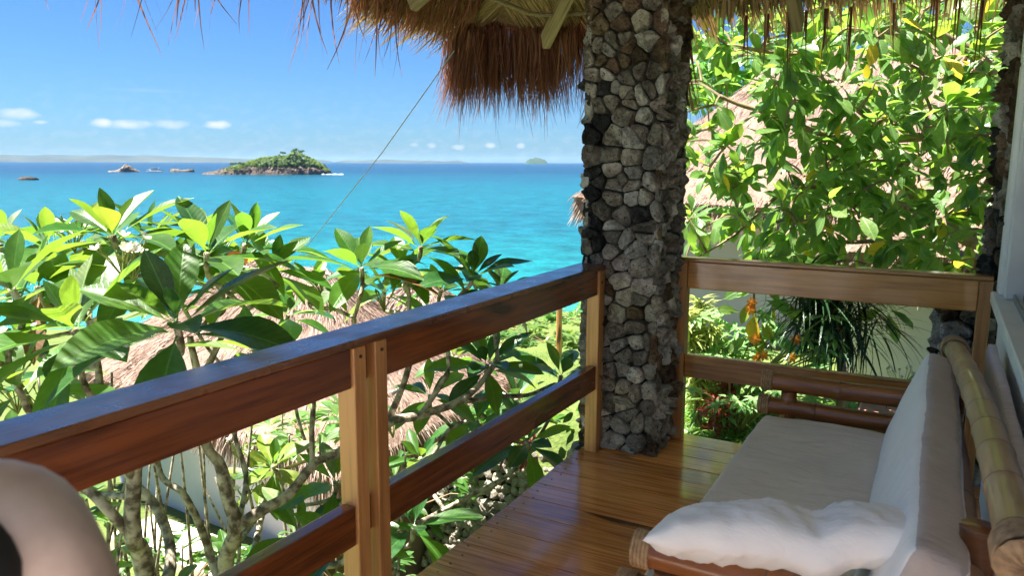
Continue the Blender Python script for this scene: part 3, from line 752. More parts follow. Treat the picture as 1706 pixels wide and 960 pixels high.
# bundles: positions along the eaves
def tuftlen(t, base, var, seed):
    return base + var * noise.noise(Vector((t * 3.1 + seed, seed, 0))) + var * .6 * noise.noise(Vector((t * 11 + seed, 3, 0)))
def left_fringe():
    y = random.uniform(3.05, 4.2) if random.random() < .86 else random.uniform(1.2, 3.1); u = noise.noise(Vector((y * 2.6, 1, 0)))
    p = Vector((EX + random.uniform(-.05, .25), y, EZ + random.uniform(.0, .1) + .03)); p.z += SL * max(0, p.x - EX)
    d = Vector((-.6 + random.gauss(0, .12), .18 + .35 * u + random.gauss(0, .2), -.7))
    return p, d, max(.05, tuftlen(y, .08 + .13 * sst(2.9, 3.9, y), .10, 1) * random.uniform(.5, 1.15)), Vector((0, 0, -.04))
straws(1300, left_fringe, 'thatch_fringe', M['straw_red'], rf, (.003, .0075), .10)
def left_long():
    y = random.choice((1.7, 1.9, 2.05, 2.25, 2.3, 2.6, 2.95, 3.02, 3.3, 3.55, 3.6)) + random.gauss(0, .03)
    p = Vector((EX + random.uniform(-.10, .05), y, EZ + .02)); d = Vector((-.2 + random.gauss(0, .15), random.gauss(.05, .2), -1))
    return p, d, random.uniform(.22, .46), Vector((random.gauss(0, .03), random.gauss(0, .03), 0))
straws(60, left_long, 'thatch_fringe', M['straw_red'], rf, (.003, .007), .12)
# rounded corner: long hanging mass
CL = []
_r5 = random.Random(77)
for k in range(64):
    if k < 26: a_ = _r5.uniform(0, math.pi / 2); CL.append((Vector((EX + .32 - .30 * math.cos(a_), EY - .32 + .30 * math.sin(a_), 0)), Vector((-math.cos(a_), math.sin(a_), 0)), _r5.uniform(.38, .60)))
    else:
        x = _r5.uniform(EX + .3, -1.45); CL.append((Vector((x, EY - .02, 0)), Vector((-.1, 1, 0)), _r5.uniform(.36, .62) if not -2.16 < x < -2.06 else .34))
def corner_fringe():
    p, o, L = random.choice(CL); lay = random.random()
    p = p + Vector((random.gauss(0, .035), random.gauss(0, .035), EZ + .12 - .16 * lay))
    L = L * (random.uniform(.45, 1.0) ** .6) + (random.uniform(.04, .2) if random.random() < .05 else 0)
    return p + o * (.02 + .1 * (1 - lay)), o * (.08 + .12 * lay) + Vector((random.gauss(0, .09), random.gauss(0, .09), -1)), L, o * .0
straws(5600, corner_fringe, 'thatch_fringe', M['straw_red'], rf, (.002, .005), .09)
def far_fringe():
    x = random.uniform(-1.5, .75); p = Vector((x, EY + random.uniform(-.12, .06), EZ + random.uniform(.04, .16)))
    L = tuftlen(x, .065, .06, 9) * random.uniform(.7, 1.1)
    if random.random() < .02: L += random.uniform(.1, .24)
    return p, Vector((random.gauss(0, .07), .12 + random.gauss(0, .07), -1)), L, Vector((0, 0, 0))
straws(1700, far_fringe, 'thatch_fringe', M['straw_gold'], rf, (.004, .010), .05)
def far_long():
    x = random.choice((-1.05, -.93, -.82, -.72, -.62, -.5, -.3, -.12, 0, .1, .22)) + random.gauss(0, .008)
    p = Vector((x, EY + .03, EZ + .0)); return p, Vector((random.gauss(0, .03), .03, -1)), random.uniform(.2, .38), Vector((0, 0, 0))
straws(54, far_long, 'thatch_fringe', M['straw_red'], rf, (.004, .009), .03)
# underside straws lying along the slopes
def under_l():
    x = random.uniform(EX + .05, -1.0); y = random.uniform(2.9, EY - (x - EX) * .9)
    x = max(x, EX + .3) if y < 3.3 else x
    p = Vector((x, y, rz(x, y) + .045)); return p, Vector((-1, random.gauss(.25, .10), -SL)), random.uniform(.25, .5), Vector((0, 0, 0))
straws(5200, under_l, 'thatch_lining', M['straw_gold'], rf, (.004, .009), .02)
def under_f():
    x = random.uniform(-2.5, .6); y = random.uniform(max(3.1, EY - (x - EX)), EY)
    p = Vector((x, y, EZ + SL * (EY - y) + .045)); return p, Vector((random.gauss(0, .08), 1, -SL)), random.uniform(.2, .45), Vector((0, 0, 0))
straws(3600, under_f, 'thatch_lining', M['straw_gold'], rf, (.004, .009), .02)
def top_l():
    y = random.uniform(-.1, EY); x = EX + random.random() ** 1.5 * 1.5 - .03
    if EY - y < x - EX: x = EX + (EY - y) * random.random()
    return Vector((x, y, rz(x, y) + .29)), Vector((-1, random.gauss(0, .15), -SL + .05)), random.uniform(.2, .45), Vector((0, 0, -.06))
straws(3000, top_l, 'thatch_top', M['straw_gold'], rf, (.005, .01), .05)
def beam(name, a, b, wd, ht, mat, parent, bev=.004):
    a, b = Vector(a), Vector(b); d = b - a; s, u = frame_at(d); L = d.length; d.normalize()
    v, f = bevelled_box((0, -wd / 2, -ht / 2), (L, wd / 2, ht / 2), bev)
    me = bpy.data.meshes.new(name); me.from_pydata([tuple(q) for q in v], [], f); me.materials.append(mat)
    o = bpy.data.objects.new(name, me); COL.objects.link(o); o.parent = parent
    m = Matrix(((d.x, s.x, u.x, a.x), (d.y, s.y, u.y, a.y), (d.z, s.z, u.z, a.z), (0, 0, 0, 1)))
    o.matrix_basis = Matrix.Translation(-Vector(parent.location)) @ m; return o
beam('rafter', (-2.21, 4.42, 2.235), (-1.20, 3.35, 2.90), .05, .10, M['rafter'], rf)
beam('rafter', (-2.52, 3.45, 2.33), (-1.0, 3.25, 3.10), .05, .11, M['rafter'], rf)
for yy in (2.2, .9): beam('rafter', (-2.45, yy, 2.42), (-1.0, yy, 3.15), .05, .11, M['rafter'], rf)
beam('rafter', (-.745, 4.52, 2.235), (-.745, 2.9, 3.06), .055, .10, M['rafter'], rf)
beam('rafter', (.35, 4.5, 2.24), (.35, 2.9, 3.06), .05, .10, M['rafter'], rf)
def pole(name, pts, r, mat, parent): 
    pp = spline(pts, 6); return W(name, *tube(pp, [r * (1 + .08 * math.sin(i * 1.7)) for i in range(len(pp))], 8), mat, parent, True)
pole('purlin', [P(800, -12, 4.25), P(850, 8, 4.5), P(898, 24, 4.7), P(985, 20, 4.75)], .013, M['rafter'], rf)
beam('wall_plate', (-1.18, 4.02, 2.52), (.62, 4.02, 2.52), .09, .05, M['rafter'], rf)
beam('wall_plate', (-1.45, 3.7, 2.62), (-1.45, .35, 2.62), .09, .12, M['rafter'], rf)
beam('batten', (-1.10, 4.50, 2.44), (.7, 4.50, 2.44), .03, .035, M['rafter'], rf)
# ---- stay wire
wr = W('stay_wire', *tube([P(757, 84, 5.0), P(636, 255, 6.3), P(512, 410, 8.3), P(470, 462, 9.3)], [.0042] * 4, 6), M['metal'])
tag(wr, 'thin grey stay wire running from the thatch down toward the sea', 'wire')

# ================================================================== HUTS
def hut_roof(name, e, r0, r1, label, n, parent=None, mat='straw_pale', thick=.22, ns=1.0):
    """e: four eave corners (front left, front right, back right, back left); r0,r1 ridge ends"""
    e = [Vector(v) for v in e]; r0, r1 = Vector(r0), Vector(r1)
    c = sum(e, Vector()) / 4
    t = parent
    quads = [(e[0], e[1], r1, r0), (e[1], e[2], r1, r1), (e[2], e[3], r0, r1), (e[3], e[0], r0, r0)]
    V, Fc = [], []
    NU, NV = 26, 12
    for (a, b, c_, d) in quads:
        o = len(V); nr = (b - a).cross(d - a).normalized()
        for j in range(NV + 1):
            for i in range(NU + 1):
                u, v = i / NU, j / NV; p = a.lerp(b, u).lerp(d.lerp(c_, u), v)
                sag = -.12 * math.sin(math.pi * v)
                edge = 1 if (0 < u < 1 and 0 < v < 1) else 0
                V.append(p + nr * (edge * .05 * noise.fractal(p * 1.2, 1, 2, 4) * 1.5) + Vector((0, 0, sag)))
        for j in range(NV):
            for i in range(NU):
                k = o + j * (NU + 1) + i; Fc.append((k, k + 1, k + NU + 2, k + NU + 1))
    # eave thickness
    o = len(V); V += [v.copy() for v in e] + [v + (Vector((c.x, c.y, v.z)) - v) * .06 - Vector((0, 0, thick)) for v in e]
    for i in range(4): Fc.append((o + i, o + 4 + i, o + 4 + (i + 1) % 4, o + (i + 1) % 4))
    Fc.append((o + 4, o + 5, o + 6, o + 7))
    W('roof', V, Fc, M['thatch_pink'], t, True)
    ar = []
    for q in quads: ar.append((q[1] - q[0]).cross(q[3] - q[0]).length)
    def pf():
        k = random.choices(range(4), ar)[0]; a, b, c_, d = quads[k]
        nr = (b - a).cross(d - a).normalized(); nr = nr if nr.z > 0 else -nr
        u, v = random.random(), random.random() ** 1.3
        if k in (1, 3): u = .5 + (u - .5)
        p = a.lerp(b, u).lerp(d.lerp(c_, u), v)
        dn = (a.lerp(b, u) - d.lerp(c_, u)).normalized()
        return p + nr * random.uniform(.0, .04) + Vector((0, 0, -.12 * math.sin(math.pi * v))), dn + Vector((random.gauss(0, .16), random.gauss(0, .16), .0)) + nr * random.uniform(.0, .14), random.uniform(.08, .2) * ns, Vector((0, 0, -.03))
    straws(int(n * 1.3), pf, 'thatch_straws', M[mat], t, (.002, .006), .05)
    def ef():
        k = random.choice((0, 1, 3)); a, b, c_, d = quads[k]; u = random.random(); p = a.lerp(b, u); dn = (p - d.lerp(c_, u)).normalized()
        return p - dn * .1 - Vector((0, 0, random.uniform(0, thick))), dn * .8 + Vector((random.gauss(0, .15), random.gauss(0, .15), -.9)), random.uniform(.15, .34), Vector((0, 0, 0))
    straws(int(n * .3), ef, 'eave_fringe', M[mat], t, (.005, .012), .05)
hA = empty('thatched_hut', (-7, 7, -3), 'low hut with weathered pinkish thatch and grey wall behind the frangipani trees', 'hut')
hut_roof('hut', [(-10.5, 6.0, -1.2), (-4.35, 4.75, -1.2), (-4.6, 8.6, -1.25), (-10, 10, -1.2)], (-8.2, 7.5, .18), (-6.6, 7.15, .18), '', 15000, hA)
def poly_box(name, pts, z0, z1, mat, parent):
    n = len(pts); V = [Vector((x, y, z0)) for x, y in pts] + [Vector((x, y, z1)) for x, y in pts]
    Fc = [(i, (i + 1) % n, n + (i + 1) % n, n + i) for i in range(n)] + [tuple(range(n, 2 * n))]
    return W(name, V, Fc, mat, parent)
poly_box('wall', [(-9.9, 6.4), (-4.95, 5.35), (-5.1, 8.1), (-9.5, 9.5)], -3.2, -.95, M['plaster_blue'], hA)
box('porch_ledge', (-7.6, 4.7, -3.1), (-4.6, 5.3, -2.5), M['plaster_beige'], hA, .01)
hB = empty('thatched_hut', (0, 13, -1), 'larger hut with pink brown thatch roof and pale grey wall behind the leafy tree', 'hut')
hut_roof('hut', [(-4.55, 10, 1.02), (2.5, 9.7, .85), (2.5, 16.5, .9), (-4.55, 16.6, 1.0)], (-2.35, 13.1, 3.15), (.6, 13.1, 3.3), '', 15000, hB)
poly_box('wall', [(-3.9, 10.7), (2.1, 10.5), (2.1, 16), (-3.9, 16)], -1.4, 1.0, M['plaster_blue'], hB)
box('door', (-.6, 10.52, -1.0), (.3, 10.57, .7), M['board_x'], hB, .01)
hC = empty('beige_house', (1.5, 9, -1), 'house with sunlit cream wall behind the tree and spiky palm', 'house')
poly_box('wall', [(-.72, 7.6), (4.2, 7.3), (4.2, 10.4), (-.62, 10.3)], -1.2, .72, M['plaster_beige'], hC)
hut_roof('hut', [(-1.05, 7.3, .74), (4.5, 6.9, .74), (4.5, 10.8, .74), (-1.05, 10.7, .74)], (.4, 9.0, 2.15), (3.2, 9.0, 2.15), '', 5200, hC)

# beach umbrella and post
ub = empty('beach_umbrella', P(700, 560, 17), 'small tan thatched beach umbrella beyond the low hut', 'umbrella')
ap = P(700, 462, 17); ub.location = (ap.x, ap.y, ground_h(ap.x, ap.y))
V = [ap]; n_ = 24
for k in range(n_): a = 2 * math.pi * k / n_; V.append(ap + Vector((math.cos(a) * 1.05, math.sin(a) * 1.05, -.62)))
V.append(ap - Vector((0, 0, .5)))
W('canopy', V, [(0, 1 + k, 1 + (k + 1) % n_) for k in range(n_)] + [(n_ + 1, 1 + (k + 1) % n_, 1 + k) for k in range(n_)], M['thatch_pink'], ub)
def uf():
    a = random.uniform(0, 6.283); r = random.random() ** .6; d = Vector((math.cos(a), math.sin(a), -.59))
    return ap + d * r * 1.0 + Vector((0, 0, .02)), d + Vector((random.gauss(0, .1), random.gauss(0, .1), 0)), .3, Vector((0, 0, -.06))
straws(1500, uf, 'canopy_straws', M['straw_pale'], ub, (.008, .02), .05)
W('pole', *tube([ap - Vector((0, 0, .3)), Vector((ap.x, ap.y, ground_h(ap.x, ap.y) - .1))], [.05, .06], 8), M['rafter'], ub)
pb = P(932, 512, 17.5); po = W('wooden_post', *tube([pb, Vector((pb.x, pb.y, ground_h(pb.x, pb.y) - .1))], [.07, .075], 10), M['post'])
tag(po, 'single pale wooden post standing on the lawn near the beach', 'post')

# ---- cobbled bank and brown planter wall
cb_ = empty('cobble_bank', (-2.6, 4.6, -1.2), 'steep bank of pale cobbles below the floor edge', 'stone wall')
V = [Vector(p) for p in ((-3.35, 4.35, -2.3), (-1.3, 4.35, -2.3), (-1.3, 5.0, -.62), (-3.3, 5.0, -.72), (-3.35, 5.5, -2.3), (-1.3, 5.5, -2.3))]
W('mortar_bed', V, [(0, 1, 2, 3), (3, 2, 5, 4), (0, 3, 4), (1, 5, 2)], M['mortar'], cb_)
vars_ = []
for k in range(8):
    bm = bmesh.new(); bmesh.ops.create_icosphere(bm, subdivisions=2, radius=1)
    for v in bm.verts:
        v.co *= 1 + .5 * noise.noise(v.co * 1.6 + Vector((k * 7, 0, 0))) + .08 * noise.noise(v.co * 5 + Vector((k, 0, 0)))
    me = bpy.data.meshes.new('cobble'); bm.to_mesh(me); bm.free(); me.materials.append(M['cobble']); vars_.append(me)
A0, B0, C0 = V[0], V[1], V[3]
nrm = (B0 - A0).cross(C0 - A0).normalized(); stones = []
hh = (C0 - A0).length; s = .05; yy = .75; row = 0
while yy < hh + .05:
    xx = random.uniform(0, .05)
    while xx < 2.05:
        sz = random.uniform(.036, .060); stones.append((xx, yy + random.uniform(-.014, .014), sz)); xx += sz * 1.6
    yy += .068
stones.sort(key=lambda t: -t[2])
du_ = (B0 - A0).normalized(); dv_ = (C0 - A0).normalized(); k = 0; rest = []
for xx, yy, sz in stones:
    p = A0 + du_ * xx + dv_ * yy + nrm * .012
    m = Matrix.Translation(p) @ Matrix.Rotation(random.uniform(0, 6.3), 4, Vector((random.random(), random.random(), 1)).normalized()) @ Matrix.Diagonal((sz, sz * random.uniform(.75, 1), sz * random.uniform(.7, .95), 1))
    vis = -2.95 < p.x < -1.75 and p.z > -1.5
    if vis and k < 300: put(random.choice(vars_), m, cb_, 'cobble'); k += 1
    else: rest.append((random.choice(vars_), m))
parts = [([m @ v.co for v in me.vertices], [tuple(q.vertices) for q in me.polygons]) for me, m in rest]
if parts: W('cobble_rubble', *merge(parts), M['cobble'], cb_)['kind'] = 'stuff'
pw = W('planter_wall', *bevelled_box((-3.75, 2.4, -2.4), (-3.36, 5.3, -1.05), .03, 2), M['brown_wall'])
tag(pw, 'low brown rendered wall beside the cobble bank, partly shaded', 'wall')

# ================================================================== FRANGIPANI TREES
FL = {}
def var(key, mat, cnt, **kw):
    L = []
    for i in range(cnt):
        kk = dict(kw); kk['bend'] = kw['bend'] * (.4 + 1.2 * i / max(1, cnt - 1)); L.append(leaf_mesh(key, M[mat], **kk))
    FL[key] = L
for key, mat in (('fr', 'leaf_fr'), ('frd', 'leaf_fr_dark'), ('fry', 'leaf_fr_yel'), ('frp', 'leaf_pale'), ('frb', 'leaf_brown')):
    var(key, mat, 6, width=.345, bend=.30, fold=.30, n=9, wmax=.56, power=.85, cols=4, wave=.10, pet=.10)
pet_me, pet_geo = leaf_mesh('petal', M['petal'], width=.55, bend=-.2, fold=.25, n=4, wmax=.6, power=.7, pet=.02)
bud_geo = None
def whorl(c, axis, L, n, items, mix=(.75, .12, .06, .07), droop=0.0, rdm=random, spread=1.0):
    axis = axis.normalized(); s, u = frame_at(axis)
    a0 = rdm.uniform(0, 6.28)
    for k in range(n):
        t = (k + .5) / n                      # 0 inner (young) .. 1 outer
        a = a0 + k * 2.399963 + rdm.uniform(-.2, .2)
        th = R(14 + 80 * t ** .8 * spread + rdm.uniform(-8, 8)) + droop * t
        rad = s * math.cos(a) + u * math.sin(a)
        d = axis * math.cos(th) + rad * math.sin(th) + Vector((0, 0, -.12 * t))
        ln = L * (.45 + .6 * min(1, t * 1.8)) * rdm.uniform(.82, 1.12)
        if t > .9: ln *= .85
        base = c - axis * (.05 * t * L / .3) + rad * .008
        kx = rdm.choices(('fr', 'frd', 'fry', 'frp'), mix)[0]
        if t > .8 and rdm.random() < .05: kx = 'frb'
        i = min(5, max(0, int(t * 6 + rdm.uniform(-1.8, 1.8))))
        items.append((FL[kx][i], leaf_mat4(base, d, axis * .9 + Vector((rdm.uniform(-.4, .4), rdm.uniform(-.4, .4), .5)), ln, rdm.uniform(.8, 1.15)), ln))
def flowers(c, axis, parent, n=9, sc=.055, nb=6):
    """stalk with white five petalled flowers"""
    s, u = frame_at(axis); parts = []
    for k in range(n):
        a = random.uniform(0, 6.28); r = random.uniform(.02, .09); d = (axis + (s * math.cos(a) + u * math.sin(a)) * .9 * random.random()).normalized()
        e = c + axis * random.uniform(.08, .16) + (s * math.cos(a) + u * math.sin(a)) * r
        parts.append(tube([c, c.lerp(e, .6) + Vector((0, 0, .01)), e], [.004, .003, .0025], 5))
        if k < nb:
            f = bpy.data.objects.new('flower', None)
            V, Fc, UV = [], [], []
            fs, fu = frame_at(d)
            for q in range(5):
                b = q * 1.2566; rd = (fs * math.cos(b) + fu * math.sin(b)); m = leaf_mat4(e, rd + d * .45, d, sc * .75)
                o = len(V); V += [m @ v for v in pet_geo[0]]; UV += pet_geo[2]; Fc += [tuple(i + o for i in qq) for qq in pet_geo[1]]
            fo_ = W('flower', V, Fc, M['petal'], parent, True, UV)
        else:
            parts.append(tube([e, e + d * .012, e + d * .03], [.003, .006, .002], 6))
    W('flower_stalk', *merge(parts), M['bud'], parent)
def grow(parent, skeleton, clusters, rtip=.013, barkmat=None):
    """skeleton: list of (points, r0, r1). clusters attach to the nearest lower skeleton point by a curved branch."""
    nodes = []
    for pts, r0, r1, nm in skeleton:
        pp = spline(pts, 6); n = len(pp)
        pp = [p + Vector((noise.noise(p * 6), noise.noise(p * 6 + Vector((5, 0, 0))), 0)) * .012 for p in pp]
        rs = [.82 * (r0 + (r1 - r0) * i / (n - 1)) for i in range(n)]
        rs = [r * (1 + .10 * noise.noise(p * 14)) for r, p in zip(rs, pp)]
        W(nm, *tube(pp, rs, 10), barkmat or M['bark'], parent, True)
        nodes += list(zip(pp, rs))
    for c, ax in clusters:
        best = min(nodes, key=lambda q: (q[0] - c).length + (1.5 if q[0].z > c.z - .12 else 0) + .8 * max(0, math.hypot(q[0].x - c.x, q[0].y - c.y) - .35))
        b, rb_ = best; L = (c - b).length
        mid = b.lerp(c, .5) + Vector((random.uniform(-.06, .06), random.uniform(-.06, .06), -.12)) * L
        pp = spline([b, mid, c - ax.normalized() * .12 * min(1, L * 3), c], 5); n = len(pp)
        r0 = min(rb_ * .8, rtip * 1.5)
        W('branch', *tube(pp, [r0 + (rtip * 1.05 - r0) * i / (n - 1) for i in range(n)], 8), barkmat or M['bark'], parent, True)
        nodes += [(p, rtip) for p in pp[2:-3]]
def ax(dx, dy, dz=1.0):
    """dx right, dy up in the picture plane expressed in the world"""
    return (_r * dx + Vector((0, 0, dy)) + Vector((FW.x, FW.y, 0)).normalized() * dz)
def gd(px, d):
    q = P(px, 900, d); return Vector((q.x, q.y, ground_h(q.x, q.y) - .1))
# tree 1: nearest, left
t1 = empty('frangipani_tree', gd(260, 3.3), 'large frangipani tree at the left with big dark leaves close to the railing', 'tree', None)
sk1 = [([t1.location, P(250, 1010, 3.3), P(222, 895, 3.2), P(225, 800, 3.15), P(238, 690, 3.1), P(262, 600, 3.0)], .055, .02, 'trunk'),
       ([P(222, 895, 3.2), P(170, 840, 3.2), P(110, 790, 3.3), P(60, 700, 3.4), P(30, 640, 3.5)], .028, .016, 'branch'),
       ([P(250, 1010, 3.3), P(285, 945, 3.5), P(262, 850, 3.7), P(212, 790, 3.8), P(170, 660, 3.9), P(150, 540, 4.0)], .034, .018, 'branch'),
       ([P(225, 800, 3.15), P(180, 720, 3.0), P(140, 640, 2.95)], .022, .015, 'branch')]
cl1 = [((78, 405), 4.2, .30, 13, ax(-.2, 1, -.1)), ((187, 385), 3.9, .33, 14, ax(0, 1, -.1)), ((293, 529), 2.75, .35, 15, ax(.05, 1, -.25)),
       ((118, 540), 2.95, .37, 13, ax(-.25, 1, -.25)), ((25, 640), 3.4, .32, 10, ax(-.3, 1, -.2)), ((15, 470), 3.3, .34, 11, ax(-.3, 1, 0)),
       ((150, 470), 4.3, .28, 11, ax(.1, 1, 0)), ((230, 450), 3.8, .28, 11, ax(.1, 1, -.2)), ((-60, 560), 3.2, .34, 11, ax(-.3, 1, 0)), ((40, 540), 4.4, .28, 9, ax(-.3, 1, 0)),
       ((0, 400), 4.8, .28, 10, ax(0, 1, 0)), ((135, 395), 4.7, .3, 12, ax(-.1, 1, 0)), ((250, 395), 4.5, .32, 12, ax(.1, 1, 0)), ((60, 470), 3.9, .3, 12, ax(-.1, 1, -.2)), ((190, 500), 4.6, .27, 10, ax(0, 1, -.2)), ((20, 740), 4.4, .24, 8, ax(0, 1, -.3)), ((90, 620), 4.9, .24, 9, ax(0, 1, -.3)), ((-90, 450), 4.3, .30, 10, ax(-.2, 1, 0))]
# tree 2: centre left
t2 = empty('frangipani_tree', gd(390, 3.9), 'frangipani tree in the middle whose pale forked trunk shows below the rail', 'tree', None)
sk2 = [([t2.location, P(375, 1000, 3.7), P(394, 881, 3.6), P(379, 832, 3.6), P(367, 776, 3.6), P(345, 740, 3.6), P(330, 640, 3.55), P(318, 560, 3.6)], .052, .017, 'trunk'),
       ([P(394, 881, 3.6), P(440, 850, 3.6), P(485, 822, 3.65), P(525, 772, 3.7), P(575, 748, 3.8), P(600, 690, 4.0), P(592, 600, 4.1), P(590, 530, 4.15)], .036, .016, 'branch'),
       ([P(375, 1000, 3.7), P(352, 930, 3.8), P(330, 870, 3.8), P(305, 822, 3.8), P(268, 790, 3.9), P(250, 700, 4.0)], .028, .014, 'branch'),
       ([P(330, 640, 3.55), P(352, 600, 3.6), P(385, 540, 3.65), P(463, 477, 3.8)], .020, .013, 'branch'),
       ([P(520, 778, 3.7), P(518, 720, 3.75), P(522, 660, 3.8), P(500, 600, 3.9)], .018, .013, 'branch'),
       ([P(394, 881, 3.6), P(410, 800, 3.9), P(392, 720, 4.0), P(395, 640, 4.1)], .018, .012, 'branch')]
cl2 = [((344, 414), 3.7, .35, 14, ax(.05, 1, -.15)), ((410, 400), 4.0, .33, 13, ax(.2, 1, 0)), ((455, 440), 4.0, .30, 11, ax(.35, 1, 0)), ((423, 577), 3.3, .25, 9, ax(.1, 1, -.2)),
       ((602, 440), 4.2, .34, 12, ax(0, 1, -.1)), ((520, 470), 4.4, .27, 10, ax(.1, 1, 0)), ((454, 773), 4.6, .24, 12, ax(0, 1, -.4)), ((433, 800), 4.7, .22, 10, ax(0, 1, -.4)),
       ((560, 800), 4.2, .28, 10, ax(.3, 1, -.3)), ((500, 880), 4.1, .30, 8, ax(.2, 1, -.3)), ((290, 440), 4.3, .28, 11, ax(0, 1, 0)), ((370, 480), 4.4, .26, 10, ax(0, 1, 0)),
       ((600, 700), 4.9, .24, 8, ax(0, 1, -.3)), ((395, 440), 4.6, .3, 12, ax(0, 1, 0)), ((320, 390), 4.5, .3, 12, ax(.1, 1, 0)), ((480, 520), 4.8, .26, 10, ax(.1, 1, -.1)), ((575, 900), 3.5, .24, 7, ax(.2, 1, -.2))]
# tree 3: right, spreading behind the second half of the rail
t3 = empty('frangipani_tree', gd(690, 4.6), 'frangipani tree on the right with a long horizontal branch seen between the rails', 'tree', None)
sk3 = [([t3.location, P(640, 900, 4.4), P(618, 800, 4.3), P(640, 712, 4.2), P(700, 692, 4.2), P(760, 672, 4.25), P(800, 640, 4.3), P(830, 600, 4.35)], .045, .018, 'trunk'),
       ([P(760, 672, 4.25), P(820, 662, 4.35), P(880, 658, 4.5), P(925, 640, 4.6)], .020, .013, 'branch'),
       ([P(640, 712, 4.2), P(672, 640, 4.3), P(684, 560, 4.35), P(682, 500, 4.4), P(676, 460, 4.4)], .024, .014, 'branch'),
       ([P(700, 692, 4.2), P(745, 620, 4.3), P(742, 540, 4.3), P(760, 500, 4.3)], .020, .014, 'branch'),
       ([P(640, 900, 4.4), P(700, 800, 4.5), P(745, 720, 4.6), P(790, 700, 4.6)], .022, .014, 'branch'),
       ([P(640, 900, 4.4), P(760, 840, 4.6), P(850, 790, 4.6), P(880, 750, 4.6)], .022, .014, 'branch')]
cl3 = [((702, 405), 4.4, .34, 13, ax(.15, 1, -.1)), ((790, 455), 4.3, .33, 14, ax(.35, 1, -.1)), ((835, 480), 4.5, .28, 11, ax(.5, 1, 0)), ((670, 440), 4.6, .3, 11, ax(-.1, 1, 0)), ((812, 604), 4.4, .30, 14, ax(.1, 1, -.35)), ((936, 622), 4.6, .28, 11, ax(.2, 1, -.2)),
       ((716, 655), 4.5, .24, 10, ax(0, 1, -.4)), ((794, 700), 4.7, .26, 11, ax(0, 1, -.4)), ((880, 735), 4.5, .30, 11, ax(.2, .8, -.5)), ((640, 480), 4.6, .27, 10, ax(0, 1, 0)),
       ((735, 480), 4.7, .27, 10, ax(.1, 1, 0)), ((700, 760), 4.9, .24, 9, ax(0, 1, -.4)), ((640, 860), 4.0, .27, 8, ax(.1, 1, -.3)), ((860, 660), 4.9, .25, 9, ax(0, 1, -.3)),
       ((690, 872), 3.3, .28, 7, ax(.15, .8, -.3)), ((760, 590), 5.0, .26, 10, ax(0, 1, -.2))]
for tt, sk, cl in ((t1, sk1, cl1), (t2, sk2, cl2), (t3, sk3, cl3)):
    grow(tt, sk, [(P(*c[0], c[1]) - c[4].normalized() * .02, c[4]) for c in cl])
    items = []
    for (pp_, d, L, n, a) in cl:
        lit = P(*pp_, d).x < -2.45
        mix = (.83, .06, .05, .06) if lit else (.36, .62, .0, .02)  # whorls under the eave get mostly dark leaves: roof shade put into leaf colour
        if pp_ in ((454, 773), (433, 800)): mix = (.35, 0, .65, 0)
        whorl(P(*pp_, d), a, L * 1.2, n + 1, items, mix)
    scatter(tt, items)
flowers(P(205, 462, 3.4), ax(.1, 1, -.2), t1, 12, .045, 7)
flowers(P(222, 470, 3.4), ax(.4, 1, -.3), t1, 8, .042, 4)
flowers(P(35, 590, 3.6), ax(0, 1, -.3), t1, 9,   .04, 5)
for q in ((125, 420, 4.2), (540, 500, 4.4), (640, 520, 4.5), (400, 770, 4.7), (360, 730, 4.6), (410, 840, 4.7), (655, 730, 4.7), (30, 690, 4.2), (80, 700, 4.4)):
    flowers(P(*q), ax(0, 1, -.3), t2 if 300 < q[0] < 600 else t1 if q[0] < 300 else t3, 11, .04, 3)

# bare twigs behind the trunks
tw = empty('bare_shrub', gd(200, 4.8), 'tangle of bare pale stems behind the frangipani trunks at lower left', 'shrub')
for k in range(46):
    px = random.uniform(-40, 620); d = random.uniform(4.2, 5.6); q = P(px, 980, d); top = P(px + random.uniform(-90, 90), random.uniform(600, 880), d + random.uniform(-.2, .3))
    b = Vector((q.x, q.y, -2.3)); mid = b.lerp(top, .55) + Vector((random.uniform(-.15, .15), random.uniform(-.15, .15), 0))
    pp = spline([b, mid, top], 5); W('stem', *tube(pp, [.016 - .010 * i / 10 for i in range(len(pp))], 6), M['bark'], tw, True)
# low green undergrowth round the trunks
def bush(name, label, cat, c, rad, n, key, L, group=None, seed=0, flat=.6, limit=60, up=.6):
    r = random.Random(seed); t = empty(name, c, label, cat, group); items = []; tw_ = []
    for k in range(n):
        v = Vector((r.gauss(0, 1), r.gauss(0, 1), abs(r.gauss(0, 1)) * flat)).normalized() * r.uniform(.5, 1) ** .6
        tip = Vector(c) + Vector((v.x * rad[0], v.y * rad[0], v.z * rad[1] + .05))
        if k % 3 == 0: tw_.append(tube([Vector(c), Vector(c).lerp(tip, .6) + Vector((0, 0, .04)), tip], [.008, .005, .003], 5))
        for j in range(6):
            a = r.uniform(0, 6.28); d = Vector((math.cos(a), math.sin(a), r.uniform(-.3, 1.0) * up)) + v * .5
            ln = L * r.uniform(.6, 1.2); items.append((r.choice(FL[key]), leaf_mat4(tip, d, Vector((0, 0, 1)) + v * .3, ln), ln))
    W('stem', *merge(tw_), M['bark_tree'], t); scatter(t, items, limit); return t
var('tree', 'leaf_tree', 4, width=.40, bend=.35, fold=.22, n=5, wmax=.60, power=.75, cols=2, pet=.1)
var('treey', 'leaf_yellow', 2, width=.42, bend=.3, fold=.2, n=5, wmax=.58, power=.75, cols=2, pet=.1)
var('lime', 'leaf_lime', 3, width=.13, bend=.4, fold=.3, n=4, wmax=.4, cols=2, pet=0)
var('red', 'leaf_red', 3, width=.2, bend=.5, fold=.3, n=5, wmax=.5, cols=2, pet=.05)
var('strap', 'leaf_strap', 4, width=.075, bend=.7, fold=.3, n=7, wmax=.35, cols=2, pet=0)
